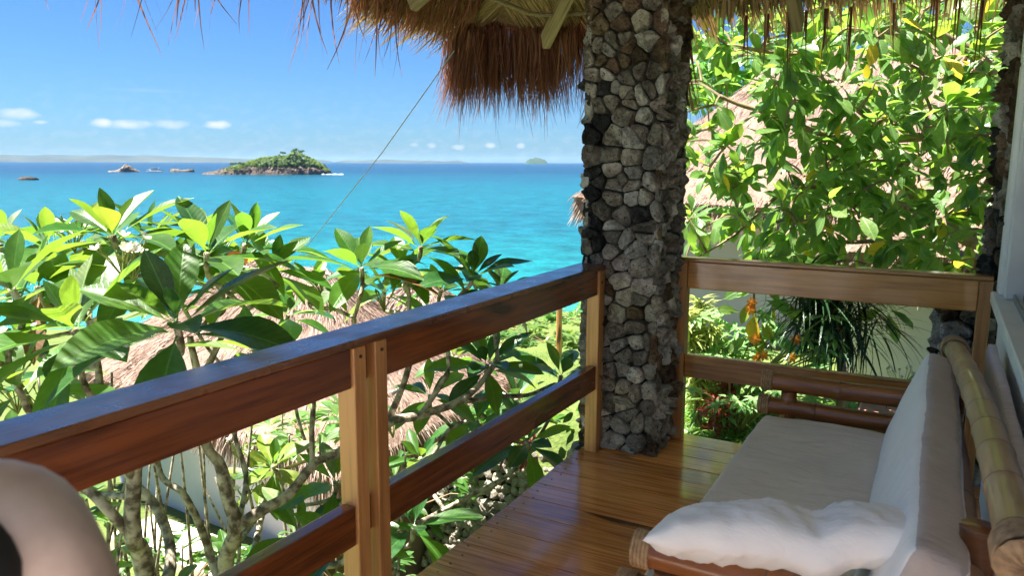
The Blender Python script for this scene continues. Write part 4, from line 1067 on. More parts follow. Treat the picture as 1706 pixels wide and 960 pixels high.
var('spike', 'leaf_spiky', 4, width=.035, bend=.55, fold=.3, n=7, wmax=.3, cols=2, pet=0)
for i, (px, py, d, s, lb) in enumerate([(60, 900, 4.6, .5, 'bright green bush at the foot of the leftmost trunk'), (300, 940, 4.9, .45, 'green bush between the forked trunks near the hut wall'),
                                    (560, 930, 4.8, .5, 'green bush right of the forked trunk'), (700, 800, 5.4, .45, 'light green bush below the long horizontal branch'),
                                    (520, 700, 5.5, .4, 'light green bush in front of the hut thatch'), (880, 700, 5.6, .45, 'green bush at the top of the cobble bank')]):
    q = P(px, py, d); q.z -= .2; bush('green_bush', lb, 'bush', q, (s, s * .8), 28, 'fr' if i % 2 else 'tree', .17, seed=i + 40, limit=60)
q = P(872, 765, 4.9); bush('red_croton', 'small dark red croton at the top of the cobble bank', 'plant', q, (.16, .14), 14, 'red', .12, seed=3, limit=40)
# shrubs along the shore edge of the lawn
shm = []
for i in range(16):
    px = 620 + i * 24; d = 19 + (i % 3) * 1.5; q = P(px, 500, d); q.z = ground_h(q.x, q.y)
    if 915 < px < 950: continue
    bush('shore_shrub', 'low green shrub in the row along the beach edge of the lawn', 'shrub', q, (.8, .45), 22, 'tree', .28, group='shrubs along the beach', seed=i + 90, limit=1)

# grass tufts on the lawn
def gr():
    q = P(random.uniform(600, 1000), random.uniform(540, 640), random.uniform(7, 18)); z = ground_h(q.x, q.y)
    return Vector((q.x, q.y, z)), Vector((random.gauss(0, .3), random.gauss(0, .3), 1)), random.uniform(.04, .10), Vector((0, 0, 0))
g = straws(9000, gr, 'lawn_grass', M['leaf_strap'], None, (.003, .006), .2); tag(g, 'short yellow green lawn grass beyond the trees', 'grass', kind='stuff')

# ================================================================== RIGHT TREE
tr = empty('leafy_tree', (1.9, 6.6, -.9), 'leafy tree with drooping green and yellow leaves above the far railing', 'tree')
D = 6.3
limbs = [([Vector((1.9, 6.6, -.9)), P(1790, 520, 6.9), P(1720, 430, 6.8), P(1640, 405, 6.7), P(1570, 375, 6.5), P(1535, 345, 6.4), P(1500, 280, 6.3), P(1460, 230, 6.2), P(1430, 150, 6.2)], .10, .022, 'trunk'),
         ([P(1720, 430, 6.8), P(1690, 280, 6.6), P(1650, 240, 6.4), P(1560, 225, 6.2), P(1480, 232, 6.1), P(1380, 225, 6.0), P(1290, 190, 5.9), P(1200, 160, 5.9)], .055, .014, 'limb'),
         ([P(1690, 280, 6.6), P(1650, 120, 6.5), P(1560, 60, 6.3), P(1450, 60, 6.2), P(1330, 85, 6.0), P(1220, 80, 5.9)], .045, .012, 'limb'),
         ([P(1535, 345, 6.4), P(1450, 330, 6.2), P(1370, 310, 6.0), P(1290, 330, 5.8), P(1230, 385, 5.7)], .03, .009, 'limb'),
         ([P(1570, 375, 6.5), P(1500, 400, 6.2), P(1420, 405, 6.0), P(1350, 380, 5.9)], .03, .010, 'limb')]
r = random.Random(12)
wh = []
def dens(px, py):
    v = 1.0
    if px < 1275 and 120 < py < 370: v = .42
    if 1240 < px < 1290 and 240 < py < 350: v = .1
    if px > 1390 and 270 < py < 430: v = .8
    if px < 1260 and py > 380: v = .3
    if px < 1260 and py < 120: v = .8
    return v
while len(wh) < 400:
    px, py = r.uniform(1125, 1720), r.uniform(-25, 445)
    if r.random() < dens(px, py): wh.append((px, py, r.uniform(5.3, 7.0)))
wh += [(1290, 500, 5.6), (1270, 480, 5.7), (1450, 495, 5.7), (1478, 515, 5.8), (1435, 470, 5.7), (1160, 430, 5.6), (1240, 300, 5.6), (1180, 290, 5.6), (1370, 460, 5.9)]
whp = [(P(*q), q) for q in wh]
items = []
twp = []; nodes = []
for pts, r0, r1, nm in limbs:
    pp = spline(pts, 8); n = len(pp); pp = [p + Vector((noise.noise(p * 4), noise.noise(p * 4 + Vector((5, 0, 0))), noise.noise(p * 4 + Vector((0, 9, 0))))) * .04 for p in pp]
    W(nm, *tube(pp, [(r0 + (r1 - r0) * (i / (n - 1)) ** .7) * (1 + .15 * noise.noise(p * 9)) for i, p in enumerate(pp)], 10), M['bark_tree'], tr, True)
    nodes += pp[4:]
whp.sort(key=lambda q: min((q[0] - n_).length for n_ in nodes))
for c, q in whp:
    b = min(nodes, key=lambda n_: (n_ - c).length); L = (c - b).length
    mid = b.lerp(c, .5) + Vector((r.uniform(-.1, .1), r.uniform(-.1, .1), r.uniform(0, .15))) * L
    pp = spline([b, mid, c], 4); twp.append(tube(pp, [.012 - .008 * i / 8 for i in range(len(pp))], 5)); nodes += pp[3:]
    axd = Vector((r.gauss(0, .5), r.gauss(-.3, .5), r.uniform(-.2, .8))).normalized(); s, u = frame_at(axd)
    for k in range(r.randint(6, 10)):
        a = r.uniform(0, 6.28); d = axd * .5 + (s * math.cos(a) + u * math.sin(a)) + Vector((0, 0, -.45)); ln = r.uniform(.12, .23)
        key = 'treey' if r.random() < .028 else 'tree'
        nrm_ = Vector((r.gauss(0, .45), r.gauss(-.25, .45), 1))
        items.append((r.choice(FL[key]), leaf_mat4(c + d * .02, d, nrm_, ln, r.uniform(.85, 1.15)), ln))
W('twigs', *merge(twp), M['bark_tree'], tr)['kind'] = 'stuff'
scatter(tr, items, 290)
# dark shaded crown mass at the far side of the tree (second tree behind)
# hanging cluster of big yellow-green leaves in the gap
yv = empty('hanging_vine', P(1258, 500, 5.5), 'vine with long yellow green leaves and orange flowers hanging left of the spiky palm', 'vine')
pp = [P(1262, 430, 5.6), P(1256, 500, 5.5), P(1262, 560, 5.5), P(1270, 600, 5.5)]
W('stem', *tube(spline(pp), [.008] * 16, 6), M['bark_tree'], yv, True)
for k, (px, py, L, dx, dy, key) in enumerate([(1256, 520, .22, -.1, -1, 'treey'), (1262, 545, .20, .1, -1, 'fry'), (1250, 500, .18, -.4, -1, 'fry'), (1268, 530, .18, .4, -.9, 'fry'), (1275, 500, .18, .9, -.3, 'tree'), (1240, 480, .16, -1, -.4, 'tree'),
                                   (1285, 560, .18, .9, -.5, 'tree'), (1245, 560, .17, -.8, -.6, 'tree'), (1300, 520, .2, 1, -.2, 'tree'), (1232, 520, .16, -.9, .2, 'tree')]):
    put(FL[key][k % 2][0], leaf_mat4(P(px, py, 5.45), ax(dx, dy, -.2), Vector((0, -1, .4)), L, 1.1), yv)
orm, org = leaf_mesh('petal', M['orange'], width=.5, bend=.3, fold=.2, n=3, wmax=.6, pet=.02)
for (px, py) in ((1252, 505), (1272, 592), (1262, 596), (1250, 516), (1318, 596), (1325, 565), (1258, 565)):
    c = P(px, py, 5.4); V, Fc, UV = [], [], []
    for q in range(7):
        b = q * .9; m = leaf_mat4(c, _r * math.cos(b) + Vector((0, 0, math.sin(b))) - Vector((FW.x, FW.y, 0)) * .5, -FW, .045)
        o = len(V); V += [m @ v for v in org[0]]; UV += org[2]; Fc += [tuple(i + o for i in qq) for qq in org[1]]
    W('flower', V, Fc, M['orange'], yv, True, UV)

# ================================================================== GARDEN BEHIND THE FAR RAIL
def gz(p): return ground_h(p.x, p.y)
# lime plumed plant: three stems densely set with narrow leaves
def plumed(px_list, d, label):
    b = P(px_list[0][0], 600, d); b.z = gz(b); t = empty('variegated_shrub', b, label, 'shrub'); items = []
    for (px, py) in px_list:
        top = P(px, py, d + random.uniform(-.1, .1)); bb = Vector((b.x + random.uniform(-.1, .1), b.y, b.z)); pp = spline([bb, bb.lerp(top, .6) + Vector((.03, 0, 0)), top], 10)
        W('stem', *tube(pp, [.012] * len(pp), 6), M['bark_tree'], t)
        for p in pp[5:]:
            for k in range(15):
                a = random.uniform(0, 6.28); dd = Vector((math.cos(a), math.sin(a), random.uniform(-.1, .9))); q = p + Vector((0, 0, random.uniform(-.03, .03)))
                ln = random.uniform(.11, .19); items.append((random.choice(FL['lime']), leaf_mat4(q, dd, Vector((0, 0, 1)), ln), ln))
    scatter(t, items, 120)
plumed([(1166, 505), (1140, 520), (1185, 545), (1150, 560)], 5.6, 'tall lime and cream plumed shrub beside the corner pillar')
plumed([(1215, 600), (1160, 620), (1310, 640)], 6.0, 'low lime shrub under the lobed green plant')
# deeply lobed leaves
def lobed_geo():
    V = [Vector((0, 0, 0))]; Fc = []; UV = [(.5, 0)]
    nl = 7; pts = []
    for i in range(nl):
        a = R(-125 + 250 * i / (nl - 1)); L = 1 - .25 * abs(i - 3) / 3
        for da, rr_ in ((-17, .36), (-8, .78), (-9, .62 if i % 2 else .7), (0, 1.0), (8, .74), (10, .6), (17, .36)):
            pts.append((a + R(da), L * rr_))
    for a, r_ in pts:
        V.append(Vector((math.sin(a) * r_, math.cos(a) * r_, -.25 * r_ * r_ + .05))); UV.append((.5 + math.sin(a) * .4, .5))
    for k in range(len(pts) - 1): Fc.append((0, k + 2, k + 1))
    return V, Fc, UV
lg = lobed_geo()
lme = bpy.data.meshes.new('lobed'); lme.from_pydata([tuple(v) for v in lg[0]], [], lg[1]); lme.materials.append(M['leaf_lobed'])
uvl = lme.uv_layers.new(name='UVMap')
for l, u in zip(lme.loops, uvl.data): u.uv = lg[2][l.vertex_index]
def lobed_plant(spots, label, d=5.7, L=.17):
    b = P(spots[0][0], 700, d); b.z = gz(b); t = empty('lobed_leaf_plant', b, label, 'plant')
    for px, py in spots:
        c = P(px, py, d + random.uniform(-.35, .35)); a = random.uniform(0, 6.28)
        dd = Vector((math.cos(a), math.sin(a), random.uniform(-.4, .2)))
        W('stalk', *tube(spline([b, b.lerp(c, .5) + Vector((0, 0, .1)), c], 4), [.006] * 9, 5), M['bud'], t)
        put(lme, leaf_mat4(c, dd, Vector((random.gauss(0, .3), random.gauss(-.5, .3), 1)), L * random.uniform(.7, 1.25)), t)
r = random.Random(4)
lobed_plant([(r.uniform(1150, 1400), r.gauss(575, 26)) for _ in range(46)], 'green plant with deeply cut leaves between the rails')
lobed_plant([(r.uniform(1135, 1380), r.gauss(655, 14)) for _ in range(34)], 'bluish green cut leaf plant below the lower rail', 5.5, .14)
# spiky palm
sp = P(1385, 515, 5.7); sb = Vector((sp.x + .1, sp.y, gz(sp)))
st = empty('spiky_palm', sb, 'dark spiky dracaena palm with drooping narrow leaves before the cream wall', 'plant')
W('trunk', *tube(spline([sb, sb.lerp(sp, .5) + Vector((.05, 0, 0)), sp], 6), [.035] * 13, 8, wob=.15), M['bark_tree'], st)
items = []
for k in range(420):
    a = random.uniform(0, 6.28); el_ = random.uniform(-1.1, 1.1); base = sp + Vector((random.gauss(0, .07), random.gauss(0, .07), random.gauss(0, .10)))
    if k % 3 == 0: base += _r * .16 + Vector((0, 0, -.03))
    if k % 3 == 1: base += _r * -.12 + Vector((0, 0, .07))
    d = Vector((math.cos(a), math.sin(a), el_)); ln = random.uniform(.32, .60)
    items.append((random.choice(FL['spike']), leaf_mat4(base, d, Vector((0, 0, 1)), ln, random.uniform(.8, 1.4)), ln))
scatter(st, items, 290)
# red cordyline, strap plants
for (px, py, d, lb) in ((1190, 700, 5.35, 'tall dark red cordyline just beyond the floor edge'), (1215, 665, 5.5, 'smaller red cordyline behind the tall one')):
    b = P(px, 745, d); b.z = gz(b); t = empty('red_cordyline', b, lb, 'plant'); top = P(px, py - 30, d); items = []
    pp = spline([b, b.lerp(top, .5), top], 6); W('stem', *tube(pp, [.008] * len(pp), 6), M['bark_tree'], t)
    for p in pp[3:]:
        for k in range(7):
            a = random.uniform(0, 6.28); dd = Vector((math.cos(a), math.sin(a), random.uniform(.2, 1.1))); ln = random.uniform(.10, .17)
            items.append((random.choice(FL['red']), leaf_mat4(p, dd, Vector((0, 0, 1)), ln), ln))
    scatter(t, items, 120)
k = 0
for (px, py, d, n, L) in ((1145, 700, 5.3, 16, .26), (1240, 730, 5.0, 26, .26), (1275, 700, 5.3, 22, .25), (1165, 660, 5.9, 22, .28), (1330, 700, 5.4, 20, .22), (1400, 720, 5.3, 18, .2), (1250, 655, 5.9, 20, .26), (1490, 640, 5.9, 18, .3), (1440, 690, 5.6, 16, .22), (1520, 690, 5.4, 16, .22)):
    b = P(px, py + 20, d); b.z = gz(b) if px < 1480 else b.z; k += 1
    t = empty('strap_plant', b, ('green strap leaved clump %s' % ['at the foot of the railing post', 'nearest the sofa corner', 'right of the red cordyline', 'behind the dark red cordyline', 'seen under the sofa arm poles', 'below the lower bamboo arm pole', 'left of the bamboo arm', 'with pale flowers before the cream wall', 'right of the spiky palm trunk', 'near the back cushion of the sofa'][k - 1]), 'plant')
    items = []
    for q in range(n):
        a = random.uniform(0, 6.28); dd = Vector((math.cos(a), math.sin(a), random.uniform(.5, 1.8))); ln = L * random.uniform(.6, 1.2)
        items.append((random.choice(FL['strap']), leaf_mat4(b + dd * .01, dd, Vector((0, 0, 1)), ln, 1.2), ln))
    scatter(t, items, 40)
# sprays of tiny white flowers
wf_ = empty('white_flower_spray', P(1490, 640, 5.8), 'spray of tiny white flowers in front of the cream wall', 'plant')
for k in range(14):
    e = P(random.uniform(1478, 1530), random.uniform(612, 636), 5.75); b = P(1500, 660, 5.8)
    W('stem', *tube([b, e], [.002, .0015], 4), M['bud'], wf_)
    bm = tube([e, e + Vector((0, 0, .012)), e + Vector((0, 0, .02))], [.004, .011, .003], 6); W('flower', *bm, M['petal'], wf_)
# lattice / leaf litter ground
tp = W('terracotta_paver', *bevelled_box((-.42, 6.0, gz(Vector((-.3, 6.2, 0))) + .0), (.5, 6.5, gz(Vector((-.3, 6.2, 0))) + .14), .02), simple('terracotta', (.35, .13, .07), (.55, .25, .14), 8, .8, .3, .005)); tag(tp, 'terracotta edged step in the garden behind the sofa', 'step')
def lit():
    q = P(random.uniform(1130, 1620), random.uniform(640, 760), random.uniform(4.6, 6.8)); q.z = gz(q) + .01
    return q, Vector((random.gauss(0, 1), random.gauss(0, 1), .35)), random.uniform(.05, .12), Vector((0, 0, 0))
g = straws(5200, lit, 'ground_cover', M['leaf_strap'], None, (.006, .014), .3); tag(g, 'low green ground cover behind the far railing', 'ground cover', kind='stuff')
# background greenery behind hut B (top) so that the sky shows only in gaps
for i, (px, py, d, s) in enumerate(((1500, 60, 17, 2.4), (1640, 100, 16, 2.2), (1380, 20, 18, 2.0), (1200, 120, 20, 1.1))):
    q = P(px, py, d); b = empty('background_tree', (q.x, q.y, -1.5), ['dense tree behind the huts at centre right', 'dense tree behind the huts at the far right', 'tall tree crown seen under the far eave', 'small treetop beside the pillar above the hut roof'][i], 'tree')
    W('trunk', *tube([(q.x, q.y, -1.5), q], [.16, .07], 8), M['bark_tree'], b); items = []
    rr = random.Random(i)
    for k in range(150):
        v = Vector((rr.gauss(0, 1), rr.gauss(0, 1), rr.gauss(0, .8))).normalized() * s * rr.random() ** .4
        for j in range(9):
            a = rr.uniform(0, 6.28); dd = Vector((math.cos(a), math.sin(a), rr.uniform(-.7, .4))); items.append((rr.choice(FL['tree']), leaf_mat4(q + v, dd, Vector((0, 0, 1)), .30), .3))
    scatter(b, items, 0)

# ================================================================== SOFA
def bamboo_geo(pts, r, per=8, node=.30, off=.1, nseg=14):
    pp = spline(pts, per); # dense resample
    L = [0]
    for a, b in zip(pp, pp[1:]): L.append(L[-1] + (b - a).length)
    tot_ = L[-1]; ds = [i * tot_ / int(tot_ / .02) for i in range(int(tot_ / .02) + 1)]
    nd = []; x = off
    while x < tot_: nd.append(x); x += node * random.uniform(.85, 1.15)
    for x in nd: ds += [x - .006, x - .002, x + .002, x + .006]
    ds = sorted(d for d in ds if 0 <= d <= tot_)
    P_, R_, FL_ = [], [], []
    for d in ds:
        k = max(i for i in range(len(L)) if L[i] <= d + 1e-9); k = min(k, len(pp) - 2); t = (d - L[k]) / max(1e-9, L[k + 1] - L[k]); P_.append(pp[k].lerp(pp[k + 1], t))
        q = min([abs(d - x) for x in nd] + [9]); FL_.append(q < .0025); R_.append(r * (1 + (.07 if q < .003 else .045 if q < .008 else .012 * math.exp(-q / .03))))
    V, Fc = tube(P_, R_, nseg); return V, Fc, [1 if (k // nseg < len(FL_) - 1 and FL_[k // nseg] and FL_[k // nseg + 1]) else 0 for k in range(len(Fc))]
def bamboomat(name, c1, c2, green, rough=.35, ax_=0):
    m, nt, b = newmat(name); ms = [9, 9, 9]; ms[ax_] = 1.2
    n, _ = noise_n(nt, 3, 5, tuple(ms)); n2, _ = noise_n(nt, 2.2, 3)
    c = ramp(nt, n.outputs[0], [(.3, c1), (.7, c2)])
    mm = nt.nodes.new('ShaderNodeMix'); mm.data_type = 'RGBA'; nt.links.new(mth(nt, 'MULTIPLY', mth(nt, 'SUBTRACT', n2.outputs[0], .48, clamp=True), 5, clamp=True), mm.inputs[0]); nt.links.new(c, mm.inputs[6]); mm.inputs[7].default_value = (*green, 1)
    nt.links.new(mm.outputs[2], b.inputs['Base Color']); b.inputs['Roughness'].default_value = rough; b.inputs['Coat Weight'].default_value = .3
    bump(nt, b, n.outputs[0], .15, .002); return m
M['bam_red'] = bamboomat('varnished_bamboo', (.15, .05, .015), (.31, .115, .036), (.22, .08, .025), .26)
M['bam_old'] = bamboomat('weathered_bamboo', (.30, .165, .085), (.58, .38, .22), (.40, .26, .12), .45, 1)
sf = empty('bamboo_sofa', (-.2, 2.5, 0), 'bamboo sofa with lashed poles along the house wall', 'sofa')
M['node'] = simple('bamboo_node_ring', (.05, .025, .012), (.14, .08, .04), 30, .6, 0)
def bam(name, pts, r, mat, **k):
    V, Fc, mi = bamboo_geo(pts, r, **k); o = W(name, V, Fc, [M[mat], M['node']], sf, True); o.data.polygons.foreach_set('material_index', mi); return o
def lashing(c, d, r, n=5, w=.006):
    d = Vector(d).normalized(); s, u = frame_at(d); parts = []
    for i in range(n):
        cc = Vector(c) + d * (i - n / 2) * w * 1.55; pts = [cc + (s * math.cos(a) + u * math.sin(a)) * (r + w * .4) for a in [2 * math.pi * k / 16 for k in range(16)]]
        V, Fc = [], []
        for k, p in enumerate(pts):
            rd = (p - cc).normalized()
            for q in range(6): b = 2 * math.pi * q / 6; V.append(p + rd * math.cos(b) * w * .7 + d * math.sin(b) * w * .8)
        for k in range(16):
            for q in range(6): Fc.append((k * 6 + q, ((k + 1) % 16) * 6 + q, ((k + 1) % 16) * 6 + (q + 1) % 6, k * 6 + (q + 1) % 6))
        parts.append((V, Fc))
    W('lashing', *merge(parts), M['rope'], sf, True)
YF, YN = 3.36, 1.68
for y_ in (YF, YN):
    sh_ = .03 if y_ == YN else 0
    bam('arm_pole', [(-.60 + sh_, y_, .575), (-.25, y_, .57), (.12, y_, .575)], .040, 'bam_red', node=.32, off=.30)
    bam('arm_pole', [(-.61, y_, .465), (-.25, y_, .46), (.12, y_, .465)], .038, 'bam_red', node=.30, off=.22)
    lashing((-.585 + sh_, y_, .575), (1, 0, 0), .040); lashing((-.595, y_, .465), (1, 0, 0), .038)
    bam('leg', [(-.50, y_, 0.001), (-.50, y_, .535)], .032, 'bam_red', node=.2)
    bam('leg', [(.10, y_, 0.001), (.12, y_, .80)], .034, 'bam_red', node=.22)
    bam('seat_rail', [(-.56, y_, .30), (.10, y_, .30)], .034, 'bam_red', node=.25)
for x_ in (-.52, -.30, -.08, .08): bam('seat_rail', [(x_, YN - .02, .30 if x_ in (-.52, .08) else .29), (x_, YF + .02, .30 if x_ in (-.52, .08) else .29)], .034, 'bam_red', node=.3)
for k in range(14):
    y_ = YN + .08 + k * .123; V, Fc = bevelled_box((-.55, y_ - .025, .335), (.08, y_ + .025, .345), .002); W('seat_slat', V, Fc, M['bam_red'], sf)
bam('back_rail', [(.095, 3.50, .77), (.12, 2.9, .82), (.145, 2.2, .86), (.162, 1.36, .885)], .036, 'bam_old', node=.21, off=.13, nseg=18)
bam('back_rail', [(.055, 3.46, .68), (.085, 2.6, .69), (.105, 1.4, .70)], .036, 'bam_old', node=.33)
bam('back_rail', [(.06, 3.42, .52), (.085, 2.6, .52), (.10, 1.45, .52)], .034, 'bam_old', node=.36)
lashing((.164, 1.40, .885), (-.02, 1, 0), .044, 7, .006); lashing((.096, 3.47, .772), (-.05, 1, .03), .044, 6, .006)
# ornamental woven cap on the near end of the top pole
V, Fc = [], []
c = Vector((.163, 1.352, .8855))
for ring_ in range(6):
    r_ = .046 * (1 - ring_ / 5.4); pts = []
    for k in range(26):
        a = 2 * math.pi * k / 26; V.append(c + Vector((math.cos(a) * r_, -.004 - .012 * math.sin(ring_ / 5 * 1.5) + (.003 if k % 2 else 0), math.sin(a) * r_)))
for ring_ in range(5):
    for k in range(26): Fc.append((ring_ * 26 + k, ring_ * 26 + (k + 1) % 26, (ring_ + 1) * 26 + (k + 1) % 26, (ring_ + 1) * 26 + k))
Fc.append(tuple(range(5 * 26, 6 * 26)))
W('woven_cap', V, Fc, M['rope'], sf)
# fabrics
def fabric(name, c1, c2, sc=5, weave=True, wr=.02):
    m, nt, b = newmat(name); n, _ = noise_n(nt, sc, 4)
    nt.links.new(ramp(nt, n.outputs[0], [(.3, c1), (.7, c2)]), b.inputs['Base Color']); b.inputs['Roughness'].default_value = .95
    b.inputs['Specular IOR Level'].default_value = .15; b.inputs['Sheen Weight'].default_value = .25
    n2, _ = noise_n(nt, 7, 4, (1, 2.4, 1)); pr = bump(nt, b, n2.outputs[0], .8, wr)
    n3, _ = noise_n(nt, 420, 2); bump(nt, b, n3.outputs[0], .15, .001, pr); return m
M['cream'] = fabric('cream_canvas', (.60, .545, .48), (.70, .64, .57))
M['white_cloth'] = fabric('white_cotton', (.82, .82, .82), (.88, .88, .88), wr=.012)
M['grey_cloth'] = fabric('grey_brown_canvas', (.44, .38, .345), (.56, .49, .445))
M['lilac_cloth'] = fabric('lilac_cloth', (.50, .44, .46), (.60, .54, .56))
def cushion(name, dims, mat, M4, n=(40, 30, 6), wr=.006, sc=6, rnd_=.03, side_mat=None, seed=0, puff=.0):
    """rounded box cushion with wrinkles, dims full size, local frame M4"""
    bm = bmesh.new(); V = []; idx = {}; Fc = []; MI = []
    def vid(i, j, k):
        key = (i, j, k)
        if key not in idx:
            p = [(-1 + 2 * i / n[0]), (-1 + 2 * j / n[1]), (-1 + 2 * k / n[2])]
            h = [d / 2 for d in dims]; q = Vector([p[a] * h[a] for a in range(3)])
            inner = Vector([max(-h[a] + rnd_, min(h[a] - rnd_, q[a])) for a in range(3)]); dd = q - inner
            if dd.length > 1e-6: q = inner + dd.normalized() * rnd_
            if puff: q.z += math.copysign(1, p[2]) * puff * (1 - p[0] ** 4) * (1 - p[1] ** 4) * (1 if abs(p[2]) > .5 else 0)
            w_ = Vector((seed, 0, 0))
            big = noise.noise(q * sc * .5 + w_); sm = 1 - abs(noise.noise(Vector((q.x * sc * 1.1, q.y * sc * 2.6, q.z * sc)) + w_)) * 2
            q += Vector((noise.noise(q * 9 + w_) * .3, noise.noise(q * 9 + w_ * 2) * .3, big * 1.6 + sm * .55)) * wr
            idx[key] = len(V); V.append(M4 @ q)
        return idx[key]
    for a, b, c in ((0, 1, 2), (1, 2, 0), (2, 0, 1)):
        for e in (0, n[c]):
            for i in range(n[a]):
                for j in range(n[b]):
                    def K(x, y):
                        t = [0, 0, 0]; t[a] = x; t[b] = y; t[c] = e; return vid(*t)
                    f = (K(i, j), K(i + 1, j), K(i + 1, j + 1), K(i, j + 1)); Fc.append(f if e else f[::-1]); MI.append(0 if c == 2 else 1)
    o = W(name, V, Fc, [mat, side_mat or mat], None, True); o.data.polygons.foreach_set('material_index', MI); return o
m4 = Matrix.Translation((-.315, 2.46, .405)) @ Matrix.Rotation(R(-.5), 4, 'Z')
sc1 = cushion('seat_cushion', (.55, 1.62, .09), M['cream'], m4, (44, 110, 6), .0075, 9, .018, seed=3)
tag(sc1, 'long flat cream seat cushion lying on the bamboo sofa', 'cushion')
# piping round the seat cushion
hx_, hy_ = .262, .797
V = [m4 @ Vector(p) for p in ((-hx_, -hy_, .038), (-hx_, hy_, .038), (hx_, hy_, .038))]
pc = W('piping', *tube(spline([V[0], V[0].lerp(V[1], .5), V[1]], 12), [.004] * 25, 6), M['cream'], None, True); pc.parent = sc1
# back cushion: leaning, front face white-ish, border grey-brown
lean = Matrix.Translation((-.006, 2.40, .605)) @ Matrix.Rotation(R(19), 4, 'Y') @ Matrix.Rotation(R(90), 4, 'Y') 
# local z -> +x after the turn; front face is local -z
bc = cushion('back_cushion', (.38, 1.74, .112), M['white_cloth'], lean, (26, 86, 10), .0045, 7, .03, M['grey_cloth'], seed=8, puff=.012)
tag(bc, 'white back cushion with grey brown border leaning on the bamboo back', 'cushion')
lil = cushion('folded_cloth', (.035, 1.7, .34), M['lilac_cloth'], Matrix.Translation((.213, 2.5, .66)), (4, 60, 14), .006, 6, .012, seed=20)
tag(lil, 'lilac grey cloth hanging between the bamboo back rail and the wall', 'cloth')
# white pillow
def pillow(L, Wd, T, M4, seed, n=(64, 40)):
    V, Fc = [], []
    for side in (1, -1):
        for j in range(n[1] + 1):
            for i in range(n[0] + 1):
                u, v = -1 + 2 * i / n[0], -1 + 2 * j / n[1]
                pin = 1 - .10 * (1 - abs(u) ** 2) * 0
                x = u * L / 2 * (1 - .07 * (1 - v * v) * 0 - .06 * (v * v) * (0)) ; y = v * Wd / 2
                x *= 1 - .05 * (1 - abs(v)) * (abs(u)) ; y *= 1 - .09 * (1 - abs(u))
                th = T / 2 * max(0, (1 - abs(u) ** 2.6)) ** .55 * max(0, (1 - abs(v) ** 2.6)) ** .55
                q = Vector((x, y, 0)); e = 1 - min(1, th / (T / 2))
                wr = 1 - abs(noise.noise(Vector((u * 5.2 + v * 1.6 + seed, v * .7, side)))) * 2.0
                wr += .5 * (1 - abs(noise.noise(Vector((u * 9 + seed, v * 3.0, side * 2)))) * 2)
                z = side * (th + .0085 * wr * min(1, th / (T * .15))) + noise.noise(Vector((u * 2.2, v * 2 + seed, 0))) * .009
                z += -.028 * math.exp(-((u - .18) / .16) ** 2) + .02 * u
                V.append(M4 @ Vector((x, y, z)))
    N1 = (n[0] + 1) * (n[1] + 1)
    for s_ in (0, 1):
        for j in range(n[1]):
            for i in range(n[0]):
                k = s_ * N1 + j * (n[0] + 1) + i; f = (k, k + 1, k + n[0] + 2, k + n[0] + 1); Fc.append(f if s_ == 0 else f[::-1])
    me = bpy.data.meshes.new('pillow'); me.from_pydata([tuple(v) for v in V], [], Fc)
    bm = bmesh.new(); bm.from_mesh(me); bmesh.ops.remove_doubles(bm, verts=bm.verts, dist=.0008); bm.to_mesh(me); bm.free()
    me.materials.append(M['white_cloth']); me.polygons.foreach_set('use_smooth', [True] * len(me.polygons))
    o = bpy.data.objects.new('pillow', me); COL.objects.link(o); return o
pl = pillow(.62, .34, .13, Matrix.Translation((-.245, 1.755, .662)) @ Matrix.Rotation(R(11), 4, 'Z') @ Matrix.Rotation(R(-20), 4, 'X') @ Matrix.Rotation(R(-4), 4, 'Y'), 5)
tag(pl, 'crumpled white pillow lying over the near arm of the sofa', 'pillow')

# ================================================================== PERSON
pc0 = P(40, 900, .92)
SH = P(84, 770, .74)                      # right shoulder joint
fwd = Vector((FW.x, FW.y, 0)).normalized(); rt = _r.copy()
fwd = (fwd * .9 - rt * .35).normalized(); rt = Vector((fwd.y, -fwd.x, 0))
pel = SH - rt * .185 - Vector((0, 0, .54)); pel = pel - fwd * .04
person = empty('person', (pel.x, pel.y, 0), 'person in a black sleeveless top seated at the left, only a blurred shoulder showing', 'person')
skin = simple('skin', (.30, .22, .20), (.56, .45, .41), 9, .5, .1, .002)
black = simple('black_cloth', (.006, .006, .007), (.014, .014, .016), 10, .9, .2, .002)
def skinned(name, joints, edges, mat, parent, sub=2):
    me = bpy.data.meshes.new(name); me.from_pydata([tuple(j[0]) for j in joints], edges, []); me.materials.append(mat)
    o = bpy.data.objects.new(name, me); COL.objects.link(o)
    md = o.modifiers.new('skin', 'SKIN'); md.use_smooth_shade = True
    sv = me.skin_vertices[0].data
    for i, j in enumerate(joints): sv[i].radius = (j[1], j[2] if len(j) > 2 else j[1]); sv[i].use_root = (i == 0)
    ss = o.modifiers.new('sub', 'SUBSURF'); ss.levels = sub; ss.render_levels = sub
    dg = bpy.context.evaluated_depsgraph_get(); ev = o.evaluated_get(dg); m2 = bpy.data.meshes.new_from_object(ev)
    m2.polygons.foreach_set('use_smooth', [True] * len(m2.polygons))
    o.modifiers.clear(); o.data = m2
    if not m2.materials: m2.materials.append(mat)
    return par(o, parent)
def L_(r_, f_, u_): return pel + rt * r_ + fwd * f_ + Vector((0, 0, u_))
J = [(L_(0, 0, 0), .15, .11), (L_(0, 0, .14), .125, .095), (L_(0, .0, .30), .14, .10), (L_(0, 0, .44), .135, .09), (L_(0, .0, .535), .07, .06), (L_(0, .01, .60), .052, .052), (L_(0, .025, .66), .06, .07), (L_(0, .035, .74), .078, .092), (L_(0, .03, .80), .072, .085), (L_(0, .02, .855), .035, .04)]
E_ = [(i, i + 1) for i in range(9)]
